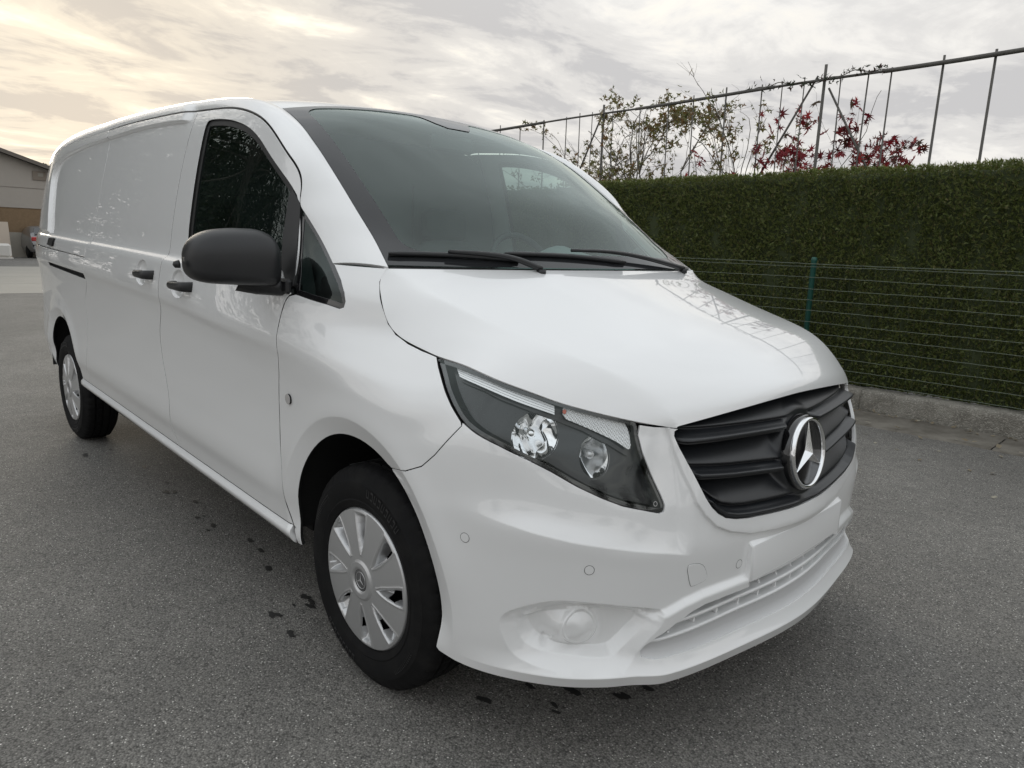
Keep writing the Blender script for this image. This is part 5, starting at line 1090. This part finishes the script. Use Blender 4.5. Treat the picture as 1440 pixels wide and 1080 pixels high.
# climber along the rail
r = np.random.default_rng(41); xs = np.linspace(-2.75, -1.28, 60); vt = [(x+2.0, -.05+.02*math.sin(x*9), float(railz(x))+.015+.02*math.sin(x*7)+.012*math.sin(x*23)) for x in xs]
vine = tag(empty('climbing_vine', (-2.0, 5.95, 0)), 'thin leafy vine strung along the top rail above the red maple', 'vine'); mb = MB(); mb.tube(vt, .005, 5); mb.build('stem', BARK, vine)
P = np.array(vt)[r.integers(0, 60, 75)]+r.normal(0, .03, (75, 3)); D = r.normal(0, .6, P.shape)+(0, -.2, -.4); D /= np.linalg.norm(D, axis=1)[:, None]; V, F = star_leaves(P, D, frames(D, r), r.uniform(.03, .055, 75), 3)
tag(link('leaves', mkmesh('leaves', V, F, smooth=False), leafmat('vine_leaf', [(.02, .03, .012), (.035, .045, .018), (.05, .02, .015)], .6), vine), kind='stuff')
# fallen leaves by the gutter
pts = [(-.36, 4.36), (-.1, 3.97), (.27, 3.18), (.06, 3.36), (.3, 3.57), (.26, 4.30), (.29, 3.97), (.36, 3.99), (.53, 3.98), (.61, 3.94), (.68, 3.95), (.01, 4.36), (-.31, 3.96), (-.28, 4.40), (-.44, 3.99)]
r = np.random.default_rng(8); P = [(x, y) for x, y in pts]+[(r.uniform(-1.2, 1.2), r.uniform(4.32, 4.44)) for _ in range(60)]+[(r.uniform(-.8, 1.3), r.uniform(2.6, 4.2)) for _ in range(22)]
P = np.array([(x, y, .006+.02*(y > 3.93)+.004*r.random()) for x, y in P]); a = r.uniform(0, 6.3, len(P)); D = np.stack([np.cos(a), np.sin(a), r.normal(.1, .15, len(P))], 1); W = np.stack([-np.sin(a), np.cos(a), r.normal(0, .35, len(P))], 1)
sz = r.uniform(.015, .035, len(P)); sz[:15] *= 1.25; V, F = leaf_quads(P, D, W, sz*1.5, sz*.45)
tag(link('fallen_leaves', mkmesh('fallen_leaves', V, F, smooth=False), leafmat('dry_leaf', [(.30, .25, .17), (.40, .35, .26), (.22, .16, .09), (.48, .45, .36)], .8)), kind='stuff')
# ------------------------------------------------------------------ trees on the open side of the yard (the van's flank mirrors them) and beyond the yard
CROWN = leafmat('tree_leaf', [(.014, .024, .008), (.022, .036, .011), (.030, .048, .014), (.018, .030, .010), (.040, .058, .018)], .55)
def big_tree(seed, H, Rr, nl, base=.3, leaf=(.13, .24)):
    r = np.random.default_rng(seed); ncl = 46; C_ = []
    while len(C_) < ncl:
        p = r.uniform(-1, 1, 3)
        if np.linalg.norm(p) < 1 and np.linalg.norm(p) > .35: C_.append(p*np.array([Rr, Rr, (H-base)/2])*.86+np.array([0, 0, base+(H-base)/2]))
    C_ = np.array(C_); i = r.integers(0, ncl, nl); q = r.normal(0, 1, (nl, 3)); q /= np.linalg.norm(q, axis=1)[:, None]; P = C_[i]+q*(r.uniform(.25, 1, nl)**.5)[:, None]*Rr*.30; D = q*.5+r.normal(0, .5, (nl, 3)); D /= np.linalg.norm(D, axis=1)[:, None]
    V, F = leaf_quads(P, D, frames(D, r), r.uniform(*leaf, nl), r.uniform(.035, .065, nl)*leaf[1]/.24)
    mb = MB(); mb.tube([(0, 0, 0), (.05, .03, H*.3), (-.05, .05, H*.6), (0, 0, H*.85)], [.22, .17, .10, .04], 10)
    for c in C_[:26]: z0 = r.uniform(.2, .6)*H; mb.tube([(0, 0, z0), tuple((c*.5+np.array((0, 0, z0))*.5)+(0, 0, .1)), tuple(c)], [.07, .045, .015], 6, cap=False)
    return mb.mesh('trunk'), mkmesh('crown', V, F, smooth=False)
TR = [big_tree(1, 11.0, 3.2, 8000), big_tree(2, 10.0, 3.0, 7500), big_tree(3, 12.0, 3.5, 8500)]
def put(i, loc, rz, s, label, group):
    t, c = TR[i]; root = tag(empty('broadleaf_tree', loc), label, 'tree', group); root.rotation_euler = (0, 0, rz); root.scale = (s, s, s)
    for nm, me, m in (('trunk', t, BARK), ('crown', c, CROWN)):
        o = link(nm, me, m if not me.materials else None, root)
        if nm == 'crown': o['kind'] = 'stuff'
for k, (x, y, i, s) in enumerate([(-17.0, -10.5, 0, 1.05), (-22.5, -9.8, 2, 1.0), (-29., -11., 1, 1.15), (-37., -13., 2, 1.1), (-14, -6.6, 2, .95), (-18.5, -5.6, 0, 1.0), (-23., -5.2, 2, 1.0), (-27.5, -4.6, 1, 1.1), (-32., -4.4, 0, 1.05), (-44., -5., 2, 1.1), (-52., -4.5, 0, 1.1)]):
    put(i, (x, y, 0), k*1.3, s, 'dark leafy tree on the open side of the yard, mirrored in the van windows', 'trees mirrored in the van')
for k, (x, y, i, s) in enumerate([(26, -22, 2, 1.0), (31, -12, 0, 1.0), (34, 2, 1, 1.1), (30, 14, 2, .9), (20, -30, 0, 1.1), (36, -4, 0, .8)]):
    put(i, (x, y, 0), k*.9, s, 'distant leafy tree across the yard in front of the van', 'trees mirrored in the headlight')
put(1, (-52, 8.4, 0), .4, .56, 'leafy tree top showing above the roof slope of the grey building', None); put(0, (-50., 11.5, 0), 1.4, .5, 'bushy tree showing between the grey building and the van roof', None)
# ------------------------------------------------------------------ building at the far end of the yard
REND = mat('grey_render', (.43, .39, .35), .9); b = tree_of(REND); v = objcoord(); lk(mixc(nz(v, 1.2, 6, .7), (.40, .365, .325), (.48, .44, .395)), b.inputs['Base Color']); bump(b, nz(v, 40, 5), .35, .02)
BRK = mat('brown_brick', (.20, .13, .075), .9); b = tree_of(BRK); v = objcoord(); lk(mixc(nz(v, 7, 6, .75), (.16, .105, .06), (.32, .225, .135)), b.inputs['Base Color']); bump(b, nz(v, 30, 4), .4, .02)
PLN = mat('pale_plinth', (.36, .335, .29), .9); TILE = mat('roof_sheet', (.10, .088, .078), .8); WOOD = mat('pale_board', (.55, .47, .39), .8)
XB = -39.5; bd = tag(empty('grey_building', (XB, 1.0, 0)), 'grey rendered gable building with a brown brick band at the far end of the yard', 'building')
def rz_(y): return 4.17+.38*abs(0) - .385*(abs(y-1.0)-5.2)
def wall(name, y0, y1, zl, zt, m, dx):
    mb = MB(); ys = np.linspace(y0, y1, 2); V = [(dx, y, z) for y in (y0, y1) for z in (zl, zt)]
    mb.box((dx-.12, (y0+y1)/2, (zl+zt)/2), (.24, y1-y0, zt-zl)); return mb.build(name, m, bd, (0, -1.0, 0))
wall('plinth', -4.6, 6.6, 0, 1.15, PLN, .02); wall('brick_band', -4.6, 6.6, 1.152, 2.29, BRK, .0); wall('wall', -4.6, 6.6, 2.292, 4.0, REND, .03)
mb = MB(); pg = [(-4.6, 4.0), (6.6, 4.0), (6.6, 4.02), (1.0, 5.86), (-4.6, 4.02)]; V = [(.03, y, z) for y, z in pg]+[(-.2, y, z) for y, z in pg]; n = 5; mb.add(V, [tuple(range(n)), tuple(range(n, 2*n))[::-1]]+[(i, n+i, n+(i+1) % n, (i+1) % n) for i in range(n)]); mb.build('gable', REND, bd, (0, -1.0, 0))
for sg in (1, -1):
    mb = MB(); a = math.atan2(1.84, 5.6); mb.box((0, 0, 0), (12.4, 6.5, .10)); o = mb.build('roof', TILE, bd, (-5.8, sg*2.92, 5.0), (-sg*a, 0, 0)); m2 = MB(); m2.box((6.22, 0, -.02), (.05, 6.5, .17)); m2.build('barge_board', mat('barge', (.17, .15, .13), .8), o)
mb = MB(); mb.box((0, 0, 0), (.04, .55, .42), .01); vt_ = mb.build('vent', mat('vent_box', (.27, .23, .19), .8), bd, (.06, 4.85, 3.83)); m2 = MB(); m2.box((.025, .05, .05), (.01, .22, .16)); m2.build('louvre', PLN, vt_)
mb = MB(); mb.box((-6, 0, 2.05), (11.5, 11.0, 4.0)); mb.build('side_walls', REND, bd, (0, 0, 0))
mb = MB(); mb.box((0, 0, 0), (.05, 1.3, .9)); w_ = mb.build('window', mat('window_frame_white', (.7, .68, .64), .5), bd, (.045, 2.36, 2.46)); m2 = MB(); m2.box((.028, 0, 0), (.01, 1.15, .76)); m2.build('pane', GLOSSB, w_)
mb = MB(); mb.box((0, 0, .01), (.02, 10.9, .02)); mb.build('render_joint', mat('joint_line', (.24, .215, .19), .9), bd, (.035, 0, 3.22))
tag(link('board', soft(MB().box((0, 0, .82), (.05, .62, 1.64), .006).mesh('board')), WOOD, None, (-38.35, 4.0, 0), (0, R(-12), 0)), 'pale wooden board leaning upright against the grey building', 'board')
mb = MB(); mb.box((0, 0, .36), (.7, .62, .60), .09); mb.box((0, 0, .03), (.75, .7, .06), .01); ct = mb.mesh('white_container'); tag(link('white_container', soft(ct), mat('white_plastic', (.68, .66, .62), .5), None, (-36.9, 3.72, 0)), 'small white plastic container in front of the leaning board', 'container')
# dark low shed and second roof behind
mb = MB(); mb.box((0, 0, 1.9), (6, 7, 3.8)); sh = mb.build('shed', mat('shed_wall', (.16, .145, .13), .9), None, (-48, 11.5, 0)); tag(sh, 'dark shed with a low roof partly hidden behind the van and the grey building', 'shed'); m2 = MB(); m2.box((.3, -.1, 4.25), (7, 8, .14)); m2.box((0, 0, 4.0), (6, 7, .4)); m2.build('roof', TILE, sh)
# parked car seen past the tail of the van
car = tag(empty('parked_car', (-37.6, 5.75, 0)), 'dark silver hatchback with red tail lamps parked by the grey building', 'car'); CARP = mat('grey_car_paint', (.22, .22, .225), .3, metal=.5, coat=1)
secs = [(-4.05, .60, .35, .80), (-3.9, .80, .30, .92), (-2.9, .86, .28, 1.02), (-2.2, .86, .28, 1.40), (-1.2, .86, .28, 1.48), (-.35, .85, .28, 1.42), (.02, .82, .30, 1.10), (.16, .80, .34, .95), (.20, .74, .42, .62)]
V = []; n = 12
for x, w, z0, z1 in secs:
    for y, z in ((-w*.9, z0), (-w, z0+.2), (-w, min(.92, z1*.8)), (-w*.86 if z1 > 1.1 else -w*.97, z1*.93), (-w*.70, z1), (-w*.25, z1+.02), (w*.25, z1+.02), (w*.70, z1), (w*.86 if z1 > 1.1 else w*.97, z1*.93), (w, min(.92, z1*.8)), (w, z0+.2), (w*.9, z0)): V.append((x, y, z))
mb = MB(); mb.add(V, [(i*n+k, i*n+(k+1) % n, (i+1)*n+(k+1) % n, (i+1)*n+k) for i in range(len(secs)-1) for k in range(n)]+[tuple(range(n))[::-1], tuple((len(secs)-1)*n+k for k in range(n))], 0, True); link('body', soft(mb.mesh('body'), 40), CARP, car)
mb = MB(); mb.add([(.06, -.66, 1.08), (.06, .66, 1.08), (-.30, .58, 1.38), (-.30, -.58, 1.38)], [(0, 1, 2, 3)]); mb.build('rear_window', GLOSSB, car, (.03, 0, .02))
mb = MB()
for sg in (1, -1): mb = MB(); mb.box((.14, sg*.68, .88), (.12, .22, .20), .03); mb.build('tail_lamp', REDL, car)
mb = MB(); mb.box((.17, 0, .50), (.10, 1.5, .22), .04); mb.build('rear_bumper', mat('car_bumper', (.30, .30, .30), .5), car); mb = MB(); mb.box((.19, 0, .78), (.02, .5, .11)); mb.build('number_plate', mat('plate', (.75, .75, .72), .5), car)
for x in (-.75, -3.25):
    for sg in (1, -1): mb = MB(); mb.lathe([(.0, -.10), (.19, -.10), (.30, -.09), (.315, -.05), (.315, .05), (.3, .09), (0, .1)], 24, 'y'); mb.build('wheel', RUBBER, car, (x, sg*.76, .315))
